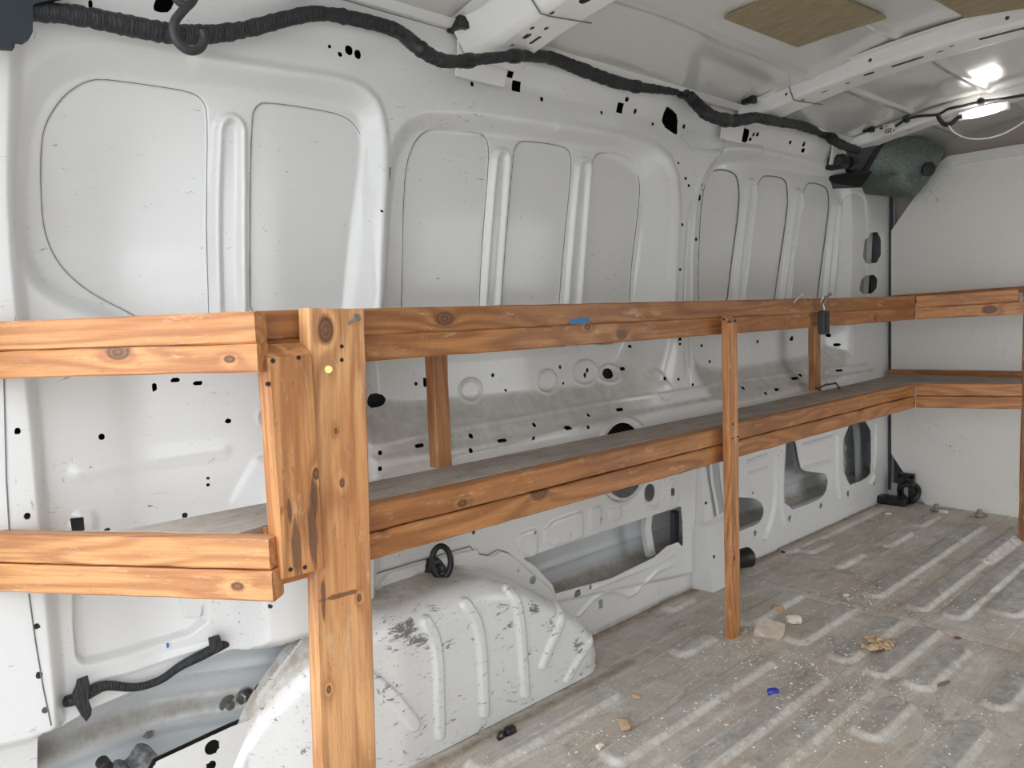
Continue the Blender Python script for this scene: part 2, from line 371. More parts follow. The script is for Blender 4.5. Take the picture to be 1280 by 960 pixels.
# ------------------------------------------------------------------ pressed sheet metal: a fine grid pushed in and out, holes really cut
def sstep(x): x = np.clip(x, 0, 1); return x*x*(3-2*x)
class Sheet:
    def __init__(s, us, vs):
        s.us = np.array(us); s.vs = np.array(vs)
        s.U, s.V = np.meshgrid(s.us, s.vs, indexing='ij')
        s.H = np.zeros_like(s.U); s.D = np.full_like(s.U, 1.0); s.A = {}
    def win(s, u0, u1, v0, v1, m):
        a = slice(max(0, np.searchsorted(s.us, u0-m)-1), np.searchsorted(s.us, u1+m)+1)
        b = slice(max(0, np.searchsorted(s.vs, v0-m)-1), np.searchsorted(s.vs, v1+m)+1)
        return a, b
    def polysdf(s, poly, m):
        P = np.array(poly); a, b = s.win(P[:,0].min(), P[:,0].max(), P[:,1].min(), P[:,1].max(), m)
        X = s.U[a, b]; Y = s.V[a, b]
        if X.size == 0: return (a, b), X
        d2 = np.full(X.shape, 1e9); ins = np.zeros(X.shape, bool)
        for i in range(len(P)):
            (x0, y0), (x1, y1) = P[i], P[(i+1) % len(P)]
            ex, ey = x1-x0, y1-y0; L = ex*ex+ey*ey+1e-18
            t = np.clip(((X-x0)*ex+(Y-y0)*ey)/L, 0, 1)
            d2 = np.minimum(d2, (X-x0-t*ex)**2+(Y-y0-t*ey)**2)
            c = ((y0 > Y) != (y1 > Y)) & (X < (x1-x0)*(Y-y0)/(y1-y0+1e-18)+x0)
            ins ^= c
        return (a, b), np.where(ins, -1, 1)*np.sqrt(d2)
    def linesdf(s, pl, m):
        P = np.array(pl); a, b = s.win(P[:,0].min(), P[:,0].max(), P[:,1].min(), P[:,1].max(), m)
        X = s.U[a, b]; Y = s.V[a, b]; d2 = np.full(X.shape, 1e9)
        for i in range(len(P)-1):
            (x0, y0), (x1, y1) = P[i], P[i+1]; ex, ey = x1-x0, y1-y0; L = ex*ex+ey*ey+1e-18
            t = np.clip(((X-x0)*ex+(Y-y0)*ey)/L, 0, 1)
            d2 = np.minimum(d2, (X-x0-t*ex)**2+(Y-y0-t*ey)**2)
        return (a, b), np.sqrt(d2)
    def press(s, poly, depth, w=0.02, n=2):
        """move the polygon by depth (number or function of the grid), soft edge w wide centred on the outline"""
        poly = chaikin(poly, n) if n else poly
        wm = w if np.isscalar(w) else 0.2
        ab, d = s.polysdf(poly, wm+0.01)
        ww = w if np.isscalar(w) else w(s.U[ab], s.V[ab])
        k = sstep(0.5-d/ww); dep = depth if np.isscalar(depth) else depth(s.U[ab], s.V[ab])
        s.H[ab] += k*dep; return ab, k
    def bead(s, pl, hw, h, n=1):
        if n: pl = chaikin(pl, n, False)
        ab, d = s.linesdf(pl, hw*1.3)
        s.H[ab] += h*sstep(1-d/hw)
    def attr(s, name, ab, val):
        if name not in s.A: s.A[name] = np.zeros_like(s.U)
        s.A[name][ab] = np.maximum(s.A[name][ab], val)
    def cut(s, poly, n=0):
        poly = chaikin(poly, n) if n else poly
        ab, d = s.polysdf(poly, 0.02)
        if d.size: s.D[ab] = np.minimum(s.D[ab], d)
    def cutround(s, u, v, ru, rv):
        a, b = s.win(u-ru, u+ru, v-rv, v+rv, 0.02)
        X = (s.U[a, b]-u); Y = (s.V[a, b]-v)
        if X.size == 0: return
        # capsule / ellipse-like: treat as stadium
        r = min(ru, rv); dx = np.maximum(np.abs(X)-(ru-r), 0); dy = np.maximum(np.abs(Y)-(rv-r), 0)
        s.D[a, b] = np.minimum(s.D[a, b], np.hypot(dx, dy)-r)
    def mesh(s, name, fmap, m, parent=None):
        nu, nv = s.U.shape
        gu = np.gradient(s.D, s.us, axis=0); gv = np.gradient(s.D, s.vs, axis=1)
        cu = np.gradient(s.us)[:, None]*np.ones((1, nv)); cv = np.ones((nu, 1))*np.gradient(s.vs)[None, :]
        gl = np.hypot(gu, gv)+1e-9
        cell = np.minimum(cu, cv)*0.55+np.abs(cu-cv)*0.25
        near = (np.abs(s.D) < cell) & (gl > 0.5)
        U = np.where(near, s.U-s.D*gu/gl**2, s.U); V = np.where(near, s.V-s.D*gv/gl**2, s.V)
        D = np.where(near, 0, s.D)
        P = fmap(U, V, s.H)
        co = np.stack(P, -1).reshape(-1, 3)
        idx = np.arange(nu*nv).reshape(nu, nv)
        q = np.stack([idx[:-1, :-1], idx[1:, :-1], idx[1:, 1:], idx[:-1, 1:]], -1).reshape(-1, 4)
        Df = (D[:-1, :-1]+D[1:, :-1]+D[1:, 1:]+D[:-1, 1:]).reshape(-1)
        q = q[Df > 1e-9]
        used = np.zeros(nu*nv, bool); used[q.ravel()] = True
        remap = np.cumsum(used)-1; co = co[used]; q = remap[q]
        me = bpy.data.meshes.new(name); me.vertices.add(len(co)); me.vertices.foreach_set('co', co.astype(np.float32).ravel())
        me.loops.add(q.size); me.loops.foreach_set('vertex_index', q.astype(np.int32).ravel())
        me.polygons.add(len(q)); me.polygons.foreach_set('loop_start', np.arange(0, q.size, 4, dtype=np.int32))
        me.polygons.foreach_set('use_smooth', np.ones(len(q), bool))
        me.update(); me.validate()
        for k, A in s.A.items():
            at = me.attributes.new(k, 'FLOAT', 'POINT'); at.data.foreach_set('value', A.reshape(-1)[used].astype(np.float32))
        me.materials.append(m)
        return link(bpy.data.objects.new(name, me), parent)
def spaced(a, b, f):
    o = [a]
    while o[-1] < b: o.append(o[-1]+f(o[-1]))
    o[-1] = b; return np.array(o)

# ------------------------------------------------------------------ LEFT SIDE (inner pressing)
ZT = 1.80
ws = Sheet(spaced(0.10, 4.25, lambda y: 0.0027+0.0010*max(0, y-0.6)), np.arange(-0.02, ZT+0.001, 0.0031))
def pxp(L, f=PW): return [f(*p) for p in L]

# big pressings
def wr(u, v):      # width of the sloping border
    return np.where(u < 1.02, 0.055+0.04*sstep((1.0-v)/0.2), 0.06+0.12*sstep((u-1.95)/0.3)*(u < 2.42)+0.10*sstep((1.02-v)/0.15))
R1 = [(26,300),(23,175),(38,120),(70,82),(125,68),(200,80),(340,101),(430,113),(460,128),(470,155),(472,200),(464,300),(461,390),(450,440),(250,440),(140,395),(80,372),(45,345)]
R2 = [(491,390),(493,215),(503,172),(524,152),(560,148),(660,160),(770,177),(818,196),(833,240),(829,330),(826,400),(823,440),(812,478),(775,505),(640,525),(465,545),(470,450)]
R3 = [(868,400),(872,270),(880,225),(897,200),(915,192),(950,196),(1020,209),(1062,217),(1066,300),(1060,400),(1058,457),(985,473),(905,487),(880,462)]
rec_z = lambda u, v: -depthr(v)
ws.press(pxp(R1), rec_z, wr, 2)
ws.press(pxp(R2), rec_z, wr, 2)
ws.press(pxp(R3), rec_z, wr, 2)
# thin-lined skin panels inside the pressings
panels = [
 [(52,262),(51,180),(58,150),(80,118),(108,100),(135,98),(232,112),(253,122),(261,143),(261,360),(262,430),(200,415),(165,392),(120,370),(95,352),(72,328),(58,298)],
 [(313,430),(313,300),(314,148),(321,131),(334,127),(420,140),(442,152),(454,172),(456,195),(451,262),(450,430)],
 [(501,430),(503,360),(505,228),(512,190),(524,169),(542,159),(599,165),(610,174),(612,193),(602,320),(598,430)],
 [(625,430),(628,360),(641,195),(646,180),(655,175),(704,182),(714,190),(715,208),(702,340),(697,430)],
 [(722,430),(725,380),(739,212),(743,196),(750,190),(775,192),(793,205),(801,228),(799,262),(790,330),(787,380),(783,430)],
 [(872,400),(874,300),(878,240),(886,218),(896,211),(916,214),(924,224),(924,265),(916,320),(907,400)],
 [(928,400),(938,300),(945,236),(952,221),(960,219),(980,222),(985,232),(984,270),(975,330),(965,400)],
 [(984,400),(992,300),(1004,237),(1011,227),(1032,232),(1037,243),(1033,290),(1026,340),(1019,400)],
 [(1036,400),(1044,320),(1052,250),(1056,242),(1070,244),(1075,255),(1071,310),(1065,400)],
]
seal = MB()
for i, pl in enumerate(panels):
    P = chaikin(pxp(pl, PR), 2)
    ws.press(P, -0.007, 0.004, 0)
    r = 0.0011 if i < 2 else (0.0014 if i < 5 else 0.0032)
    P = [(WX+float(base(u, v))-float(depthr(v))-0.003, u, v) for u, v in P]
    P = [p for p in P]+[P[0]]
    seal.tube(P, r, 5, False)
# raised beads between the panels (two ridges joined over the top)
for pl, hw, h in [([(272,430),(272,168),(276,152),(287,146),(298,152),(303,168),(303,430)], 0.015, 0.016),
              ([(602,430),(604,380),(617,201),(621,190),(627,188),(633,192),(634,205),(621,380),(619,430)], 0.016, 0.016),
              ([(704,430),(706,390),(720,212),(724,202),(730,200),(735,204),(735,214),(722,390),(720,430)], 0.017, 0.017),
              ([(917,400),(921,330),(932,240),(938,225),(943,232),(940,270),(932,330),(925,400)], 0.020, 0.018),
              ([(974,400),(981,330),(992,250),(997,238),(1001,246),(998,280),(989,340),(982,400)], 0.022, 0.018),
              ([(1028,400),(1034,330),(1041,262),(1045,250),(1048,262),(1042,330),(1036,400)], 0.022, 0.018)]:
    ws.bead(pxp(pl, PR), hw, h)
# rounded rim highlights beside the pressings
ws.bead(pxp([(250,78),(340,92),(432,104),(464,120),(476,150),(479,200),(474,300),(470,430)]), 0.030, 0.009)
ws.bead(pxp([(700,160),(780,172),(832,190),(848,230),(844,330),(838,430),(825,480)]), 0.035, 0.006)
ws.bead(pxp([(950,188),(900,190),(880,215),(868,270),(863,400),(870,450)]), 0.035, 0.008)
# header step under the roof rail
ab = ws.win(0.1, 4.25, 1.62, 1.8, 0)
ws.H += 0.0
ws.H += 0.03*sstep((ws.V-1.70)/0.09)
# folds in the lower wall
def fold(pts, hw, h): ws.bead(pxp(pts), hw, h)
fold([(100,590),(180,576),(275,562)], 0.03, 0.006)
fold([(465,557),(560,540),(700,516),(850,488),(1000,467),(1085,455)], 0.010, 0.004)
fold([(465,598),(480,588),(530,578),(640,556),(660,546),(720,534)], 0.010, 0.005)
ws.press(pxp([(465,573),(640,546),(850,505),(1090,462),(1090,640),(940,700),(465,800)]), 0.012, 0.02, 0)
# rear pillar (raised column) and the bracket box beside the wheel arch
ws.press(pxp([(-160,-60),(12,-60),(18,60),(15,200),(22,380),(38,480),(60,740),(74,892),(70,906),(20,925),(-160,960)]), 0.045, 0.035, 1)
ws.press(pxp([(302,572),(400,606),(460,620),(460,800),(388,786),(324,806),(302,803)]), 0.065, lambda u, v: 0.06+0*u, 1)
ws.press(pxp([(98,655),(92,640),(120,640),(118,668),(90,672),(86,655)]), 0.008, 0.02, 1)
# framed recess low down
ws.press(pxp([(92,690),(94,817),(103,829),(114,829),(180,812),(258,787),(259,745),(259,690)]), -0.03, 0.008, 1)
ws.press(pxp([(229,700),(231,773),(248,776),(258,772),(259,700)]), 0.018, 0.006, 1)
fold([(112,858),(116,850),(180,833),(262,808)], 0.012, 0.006)
# embossed rounds and pads
def ring(cx, cy, rpx, hpx, h=0.004, hw=0.007, f=PR):
    c = f(cx, cy); e = f(cx+rpx, cy); g_ = f(cx, cy-hpx); ru = abs(e[0]-c[0]); rv = abs(g_[1]-c[1])
    ws.bead([(c[0]+ru*math.cos(t), c[1]+rv*math.sin(t)) for t in np.linspace(0, 2*math.pi, 33)], hw, h, 0)
ring(318,518,17,17); ring(588,488,13,14); ring(683,477,12,14); ring(731,466,15,15); ring(759,467,12,11,0.006); ring(472,500,17,16,0.006, f=PW)
ring(775,575,33,53,0.010,0.012,PW); ring(813,614,14,20,0.008,0.010,PW); ring(831,490,8,12,0.005,0.008,PW); ring(1040,470,5,6,0.005,0.008,PW)
def pad(pts, h=0.006, w=0.012): ws.press(pxp(pts), h, w, 1)
pad([(640,669),(662,660),(668,662),(668,690),(660,696),(648,688)]); pad([(676,655),(722,638),(725,642),(725,668),(720,672),(676,684)])
pad([(732,638),(744,631),(748,634),(748,654),(742,660),(733,660)]); pad([(756,634),(772,630),(774,645),(760,652)])
pad([(822,455),(838,478),(838,503),(818,500)], 0.006); pad([(829,600),(842,596),(845,628),(838,634),(830,633)], 0.006)
fold([(722,770),(748,742),(770,738),(790,748),(812,716),(838,704)], 0.012, 0.006)
fold([(740,734),(770,722),(820,702),(840,690)], 0.010, 0.005)
fold([(430,800),(500,715),(560,700)], 0.01, 0.003)
# wheel-arch gusset laid over the side
gus = [(440,726),(590,682),(594,692),(610,694),(622,687),(632,690),(650,706),(688,738),(690,752),(640,800),(440,860)]
ws.press(pxp(gus), 0.010, 0.004, 1)
# far part: embossed uprights around the openings
for pl in ([(968,570),(966,630),(958,660),(952,672)], [(972,566),(973,630),(977,655)], [(1043,545),(1043,600),(1046,620)], [(1095,530),(1092,590),(1085,604)]):
    ws.bead(pxp(pl), 0.016, 0.012)
for pl in ([(930,577),(955,568)], [(930,592),(955,584)], [(1000,556),(1036,545)], [(1000,584),(1034,576)]): ws.bead(pxp(pl), 0.010, 0.006)
ws.bead(pxp([(800,775),(930,712),(1000,684),(1104,641)]), 0.010, 0.006, 0)

# holes: (x, y, half width, half height) in the photo's frame
def _surf(y, z):
    i = min(max(int(np.searchsorted(ws.us, y)), 0), len(ws.us)-1); j = min(max(int(np.searchsorted(ws.vs, z)), 0), len(ws.vs)-1)
    return float(base(y, z))+float(ws.H[i, j])
def PS(px, py): return _fix(px, py, _surf)
def hole(cx, cy, hw, hh, sq=False, f=PS):
    c = f(cx, cy); xs = WX+_surf(*c); e = onx(cx+hw, cy, xs)[1:]; g_ = onx(cx, cy-hh, xs)[1:]; ru = max(abs(e[0]-c[0]), 0.003); rv = max(abs(g_[1]-c[1]), 0.003)
    if c[0]-ru < 0.11: return
    if sq: ws.cut([(c[0]-ru, c[1]-rv), (c[0]+ru, c[1]-rv), (c[0]+ru, c[1]+rv), (c[0]-ru, c[1]+rv)])
    else: ws.cutround(c[0], c[1], ru, rv)
for h in [(412,58,2,2.2),(425,68,2.6,3),(436,63,4.6,6),(447,68,4,5.5),(590,105,2,3),(620,103,2.6,4),(677,124,2,3),(752,141,1.6,2.5),(794,139,2,3),
          (816,155,1.6,2),(855,158,1.6,3),(938,174,1.5,2),(942,168,1.2,2.5),(947,168,1.2,2.2),(988,178,1.4,2.4),(1005,180,1.5,3),(1004,188,2,2.5),
          (487,217,1.8,8),(481,353,1.8,8),(478,264,1.2,1.5),(877,232,1.2,7),(874,247,2,4),(857,223,1.5,2),(861,232,1.4,2),(853,281,1.4,2),(870,299,1.5,2.2),(850,337,1.4,2),(848,204,1.2,1.6),
          (22,539,4,4),(127,546,4,4),(34,645,4.5,4),(285,526,3.3,3.3),(193,484,2.7,5.2),(219,475,5,2.8),(247,479,5,2.6),(260,598,2,2),(260,606,2,2),(231,644,3.2,3.2),(134,663,4,3),
          (46,783,4.2,4),(49,844,4.5,4.4),(56,888,4,4.2),(520,480,2.2,2.6),(531,478,2,6),(616,469,2,2.6),(632,488,1.6,2),(700,459,1.6,2.6),(731,469,1.7,3.4),(734,463,1.6,3),
          (759,467,5.5,6.5),(778,461,2,2.2),(787,433,1.6,2.2),(704,479,1.3,1.7),(475,566,2.6,2.9),(475,586,2.6,2.9),(588,545,2.4,2.9),(588,563,2.4,2.9),(627,551,5,2),
          (524,557,6,2.2),(667,531,2,2.6),(667,548,2,2.6),(710,535,4.2,2),(735,519,1.6,2.2),(735,534,1.6,2.4),(774,512,4,1.8),(831,473,1.6,2.4),(848,474,1.5,2),(866,481,1.4,2.2),
          (850,424,2,2),(850,430,1.6,1.6),(592,665,2,2.8),(669,666,1.6,2.2),(751,649,1.6,2.2),(648,713,1.7,2.2),(666,725,4,5),(722,742,4,5),(738,734,1.4,3),(870,650,1.4,2.2),
          (872,700,1.4,2.2),(850,589,1.7,4.5),(812,616,6,11),(944,667,1.6,4.2),(987,648,1.6,4),(1026,632,1.5,3.8),(1060,617,1.4,3.5),(1092,604,1.3,3.3),(941,616,1.4,2),
          (887,452,1.4,2.2),(877,432,1.4,2),(947,427,1.4,2.2),(990,423,1.5,3.4),(988,424,1.2,2),(1047,431,1.5,2),(1036,419,1.4,2.4),(1023,420,1.2,2),(957,492,1.5,2),(970,487,2.6,1.7),(993,473,4,1.4),
          (1049,463,3,1.4),(928,485,1.6,1.8),(1000,469,1.6,1.6),(338,758,2.6,2.8),(113,5,2.6,5),(711,620,1.2,1.6)]: hole(*h)
for h in [(638,93,3.4,3.6),(645,108,5.4,6.4),(775,135,3.6,6),(784,124,2,2.5),(751,755,2.6,5.5),(841,615,2.2,4.6),(97,656,8,9)]: hole(*h, sq=True)
for pl in ([(832,135),(836,133),(849,146),(847,168),(843,168),(827,156)], [(917,161),(920,159),(935,160),(937,166),(934,178),(930,178),(917,174)],
           [(190,12),(197,-6),(222,-6),(212,15),(200,16)],
           [(460,493),(476,491),(484,500),(476,509),(460,510)]): ws.cut(pxp(pl, PS), 1)
e = [PW(775+27*math.cos(t), 575+47*math.sin(t)) for t in np.linspace(0, 2*math.pi, 40, endpoint=False)]
ws.cut(e)
# big cut-outs
ws.cut(pxp([(650,697),(700,680),(848,632),(850,660),(850,683),(844,677),(830,682),(814,696),(760,722),(691,741),(687,730),(664,706)]))
ws.cut(pxp([(898,596),(903,590),(903,730),(897,722)]), 0)
ws.cut(pxp([(905,621),(925,621),(944,623),(951,633),(951,645),(944,655),(925,662),(905,670)]), 1)
ws.cut(pxp([(977,590),(977,640),(1018,626),(1029,616),(1032,600),(1029,591),(1016,590),(1000,588),(996,580),(990,545),(980,545)]), 1)
ws.cut(pxp([(1050,532),(1085,520),(1086,590),(1080,598),(1052,609)]), 1)
ws.cut(pxp([(1084,291),(1101,290),(1101,328),(1079,330)]), 1); ws.cut(pxp([(1079,345),(1097,343),(1095,366),(1075,368)]), 1)
ws.cut(pxp([(47,906),(75,909),(98,895),(118,884),(180,858),(262,822),(290,811),(327,807),(388,788),(380,800),(322,868),(318,876),(323,890),(316,897),(290,906),(195,951),(180,975),(120,1010),(46,1015)]))
# grime on the sloping sills and along the bottom, scraped paint by the arch
dz = np.clip(-np.gradient(ws.H, ws.vs, axis=1)*1.2-0.1, 0, 0.5)*(ws.U > 0.85)*(ws.V > 0.66)*(ws.V < 1.05)
for _q in range(3): dz[1:-1, 1:-1] = (dz[:-2, 1:-1]+dz[2:, 1:-1]+dz[1:-1, :-2]+dz[1:-1, 2:])/4
ws.A['dust'] = dz + 0.8*sstep((0.022-ws.V)/0.02)
ws.A['scrape'] = 0.04*sstep((0.7-np.abs(ws.V-0.75)/0.5))*(ws.U < 0.7)
def wallmap(U, V, H):
    return WX+base(U, V)+H, U, V
wall = ws.mesh('wall_left', wallmap, M_wall); tag(wall, 'white painted pressed steel side of the cargo bay', kind='structure')
so = seal.build('seam_sealer', M_seal, wall)

# seam lines in the sheet metal
def seam(pts, r=0.0016, x=WX+0.004, m=M_seal, f=None, name='seam_line'):
    b = MB(); b.tube([PB(px, py, x-WX) for px, py in pts], r, 5); return b.build(name, m, wall)
seam([(858,395),(858,440),(858,484)], 0.003, WX+0.002, M_lightseal)
seam([(905,186),(890,215),(868,250),(862,275),(858,330),(856,380)], 0.003, WX+0.006, M_lightseal)
seam([(440,726),(520,702),(588,683),(594,692),(610,694),(622,687),(634,691),(652,707)], 0.0016, WX+0.020)
seam([(36,742),(44,800),(54,860),(64,907)], 0.0014, WX+0.046)
seam([(5,470),(8,600),(12,668)], 0.0014, WX+0.046)
seam([(852,170),(868,186),(900,190),(916,158)], 0.003, WX+0.012, M_lightseal)

# outer skin seen through the cut-outs, with its stiffening ledge
sk = Sheet(np.linspace(0.04, 4.43, 260), np.linspace(-0.25, 1.83, 300))
sk.H += -0.0
ledge = lambda z0, h, hw: h*sstep(1-np.abs(sk.V-z0)/hw)
sk.H += ledge(0.12+0*sk.U, 0.035, 0.05)
sk.H += ledge(0.30, 0.010, 0.02)+ledge(0.22, 0.008, 0.015)
sk.H += 0.05*sstep((0.02-sk.V)/0.1)
sk.A['dust'] = 1.0*sstep(1-np.abs(sk.V-0.145)/0.045)
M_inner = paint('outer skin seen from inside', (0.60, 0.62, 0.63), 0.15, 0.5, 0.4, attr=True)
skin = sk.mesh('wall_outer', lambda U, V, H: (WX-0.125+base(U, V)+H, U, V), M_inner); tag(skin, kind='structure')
# closing strips of the cavity
b = MB(); b.box((WX-0.07, 2.25, 1.81), (0.09, 2.2, 0.006)); b.box((WX-0.07, 4.41, 0.8), (0.09, 0.004, 1.02)); b.box((WX-0.16, 0.07, 0.8), (0.12, 0.004, 1.03)); b.box((WX-0.06, 4.27, 0.8), (0.08, 0.004, 1.02))
tag(b.build('trim_1', M_deep), kind='structure')
def cavity_shade(nm, y0, y1, z0, z1):  # black sheets added behind the wall, shade for its holes
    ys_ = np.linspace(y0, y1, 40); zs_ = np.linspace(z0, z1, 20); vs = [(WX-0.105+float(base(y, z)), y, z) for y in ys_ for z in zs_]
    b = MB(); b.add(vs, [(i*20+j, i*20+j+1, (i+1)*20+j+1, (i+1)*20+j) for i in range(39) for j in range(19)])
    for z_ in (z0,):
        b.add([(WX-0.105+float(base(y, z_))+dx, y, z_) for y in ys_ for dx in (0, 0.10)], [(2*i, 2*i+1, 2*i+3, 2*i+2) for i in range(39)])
    tag(b.build(nm, mat('black cavity shade', (0.02, 0.02, 0.02), 0.9)), kind='structure')
cavity_shade('shade_sheet_1', 0.08, 4.26, 0.69, 1.82); cavity_shade('shade_sheet_2', 1.72, 2.36, 0.452, 0.67); cavity_shade('shade_sheet_3', 0.99, 1.70, 0.55, 0.67)
# dark stiffeners in the cavity behind the far openings
def brace(pts, wdt, name='brace', m=M_deep, x=WX-0.06):
    P = [onx(px, py, x) for px, py in pts]; b = MB()
    for i in range(len(P)-1):
        a, c = P[i], P[i+1]; b.add([a+[0,-wdt,0], a+[0,wdt,0], c+[0,wdt,0], c+[0,-wdt,0], a+[-0.02,-wdt,0], a+[-0.02,wdt,0], c+[-0.02,wdt,0], c+[-0.02,-wdt,0]],
              [(0,1,2,3), (7,6,5,4), (0,3,7,4), (1,5,6,2), (0,4,5,1), (3,2,6,7)])
    return b.build(name, m, wall)
brace([(812,645),(810,660),(813,680),(816,695)], 0.018, m=M_wall, x=WX-0.03)
brace([(1072,526),(1075,560),(1076,604)], 0.02, m=M_deep, x=WX-0.05)
brace([(992,545),(996,570),(1001,592)], 0.008, m=M_deep, x=WX-0.05)
brace([(1088,290),(1086,330)], 0.03, m=M_wall, x=WX-0.04); brace([(1084,342),(1082,370)], 0.03, m=M_wall, x=WX-0.04)
brace([(846,640),(846,684)], 0.014, m=M_slate, x=WX-0.02)

# ------------------------------------------------------------------ B-post foot: flared channel standing on the floor
def sheet_poly(pts3, m, name, parent=None, th=(0.004, 0, 0)):
    b = MB(); b.prism(pts3, th); return b.build(name, m, parent)
def tocl(px, py, x): return onx(px, py, x)
pil = empty('pillar_foot', (WX+0.03, 2.45, 0), 'flared white steel pillar foot standing on the floor behind the slim right post', 'pillar')
def rel(o, e):
    o.parent = e; o.matrix_parent_inverse = Matrix.Translation(-e.location); return o
xf = WX+0.055
b = MB()
yA0, yA1 = onx(865, 700, xf)[1], onx(888, 700, xf)[1]
yB0, yB1 = onx(861, 600, xf)[1], onx(893, 600, xf)[1]
prof = []
def lvl(z, x0, x1, y0, y1): return [(x0, y0, z), (x1, y0+0.012, z), (x1, y1-0.012, z), (x0, y1, z)]
L_ = [lvl(0.0, WX-0.01, WX+0.085, 2.40, 2.57), lvl(0.245, WX-0.01, WX+0.06, 2.40, 2.57), lvl(0.262, WX-0.01, WX+0.045, 2.41, 2.58), lvl(0.45, WX-0.01, WX+0.03, 2.42, 2.60), lvl(0.62, WX-0.01, WX+0.012, 2.42, 2.60)]
vs = [p for l in L_ for p in l]
fs = [(4*i+k, 4*i+k+1, 4*i+5+k, 4*i+4+k) for i in range(4) for k in range(3)]
b.add(vs, fs)
o = b.build('shell', M_wall); rel(o, pil)
b = MB(); b.prism([(WX+0.050, 2.50, 0.27), (WX+0.045, 2.545, 0.28), (WX+0.036, 2.53, 0.42), (WX+0.028, 2.525, 0.60), (WX+0.026, 2.475, 0.60), (WX+0.034, 2.48, 0.42)], (0.006, 0, 0))
rel(b.build('channel', M_deep), pil)
b = MB()
b.tube([(WX+0.058, 2.495, 0.27), (WX+0.044, 2.475, 0.42), (WX+0.036, 2.468, 0.60)], 0.006, 6); b.tube([(WX+0.056, 2.552, 0.27), (WX+0.046, 2.536, 0.42), (WX+0.036, 2.532, 0.60)], 0.006, 6)
rel(b.build('flange', M_wall, smooth=True), pil)
for (y, z, x) in ((2.44, 0.33, 0.040), (2.44, 0.13, 0.071), (2.55, 0.20, 0.062)):
    b = MB(); b.lathe((WX+x, y, z), (1, 0, 0), [(0, 0.006), (0.003, 0.006)], 12); rel(b.build('plug', M_black), pil)
# black rubber buffer on its far face
b = MB(); c0 = np.array((WX+0.05, 2.575, 0.075)); b.lathe(c0, (0.35, 1, 0.0), [(0, 0.018), (0.03, 0.024), (0.045, 0.036), (0.10, 0.040), (0.11, 0.03)], 18)
tag(b.build('rubber_buffer', M_black, smooth=True), 'black rubber buffer low on the pillar foot, half behind the slim post', 'rubber buffer')

# ------------------------------------------------------------------ FLOOR
fl = Sheet(np.arange(-1.72, 0.40, 0.0045), np.arange(0.02, 4.31, 0.0065))
fl.A['wear'] = np.zeros_like(fl.U); fl.A['chalk_lit'] = np.zeros_like(fl.U)
def rib(n0, f0, wd=0.052, h=0.011, wear=1.0, slope=0.022, chalk_lit=1.0):
    a = onz(*n0, h); c = onz(*f0, h); x = (a[0]+c[0])/2; y0, y1 = a[1], c[1]; r = wd/2
    y1 = max(y1, y0+wd+0.01)
    A_, B_ = fl.win(x-0.08, x+0.08, y0-0.06, y1+0.06, 0)
    X = fl.U[A_, B_]-x; Y = fl.V[A_, B_]; d = np.hypot(np.maximum(np.abs(X)-r*0.35, 0), np.maximum(np.maximum(y0+r*0.65-Y, Y-(y1-r*0.65)), 0))-r*0.65
    fl.H[A_, B_] += h*sstep(1-d/slope)
    fl.A['wear'][A_, B_] = np.maximum(fl.A['wear'][A_, B_], wear*sstep((0.004-d)/0.006))
    fl.A['chalk_lit'][A_, B_] = np.maximum(fl.A['chalk_lit'][A_, B_], chalk_lit*sstep((d-0.0)/0.006)*sstep((slope*1.05-d)/0.006)*(0.35+0.65*sstep(X/0.02+0.3)))  # pale rib slopes: chalky dust and painted light, strongest on the right
for n0, f0, k in [((1081,739),(1227,656),{}), ((1141,756),(1276,660),{}), ((1182,765),(1290,690),{}), ((1242,761),(1330,700),dict(wd=0.09)),
    ((1044,819),(1122,771),{}), ((1092,838),(1164,782),{}), ((1143,853),(1199,806),{}), ((1235,875),(1310,808),{}), ((987,797),(1066,756),dict(wear=0.7)), ((929,776),(995,739),dict(wear=0.35)),
    ((1076,913),(1130,874),{}), ((1150,975),(1224,904),{}), ((856,960),(1025,842),dict(wear=0.7)), ((942,960),(1081,857),dict(wear=0.7)), ((760,941),(958,823),dict(wear=0.5)), ((590,950),(770,861),dict(wear=0.5)),
    ((1004,686),(1036,675),dict(wear=0.2)), ((1096,677),(1139,664),dict(wear=0.3)), ((1141,654),(1169,643),dict(wear=0.3)), ((975,686),(1100,634),dict(wear=0.1, chalk_lit=0.5)), ((1045,705),(1078,690),dict(wd=0.02, wear=0.1)),
    ((828,757),(862,746),dict(wear=0.2)), ((845,812),(886,793),dict(wear=0.3)), ((1240,1000),(1330,900),{}), ((1225,700),(1290,655),dict(wear=0.4))]:
    rib(n0, f0, **k)
# cross seam between the floor pressings
ys = [onz(927,712,0)[1], onz(1085,744,0)[1], onz(1280,799,0)[1]]
fl.H += -0.006*sstep(1-np.abs(fl.V-2.60)/0.018)+0.004*sstep(1-np.abs(fl.V-2.635)/0.014)
fl.A['wear'] = np.maximum(fl.A['wear'], 0.0)
fl.H += 0.0025*np.sin(fl.V*3+fl.U*4)
edge = sstep((-1.585-fl.U)/0.05)
ar = sstep(1-np.abs(fl.U+1.43)/0.03)*sstep((1.8-fl.V)/0.05)
fl.A['dust'] = np.maximum(edge, ar)*0.9
floor = fl.mesh('floor', lambda U, V, H: (U, V, H), M_floor); tag(floor, kind='structure')

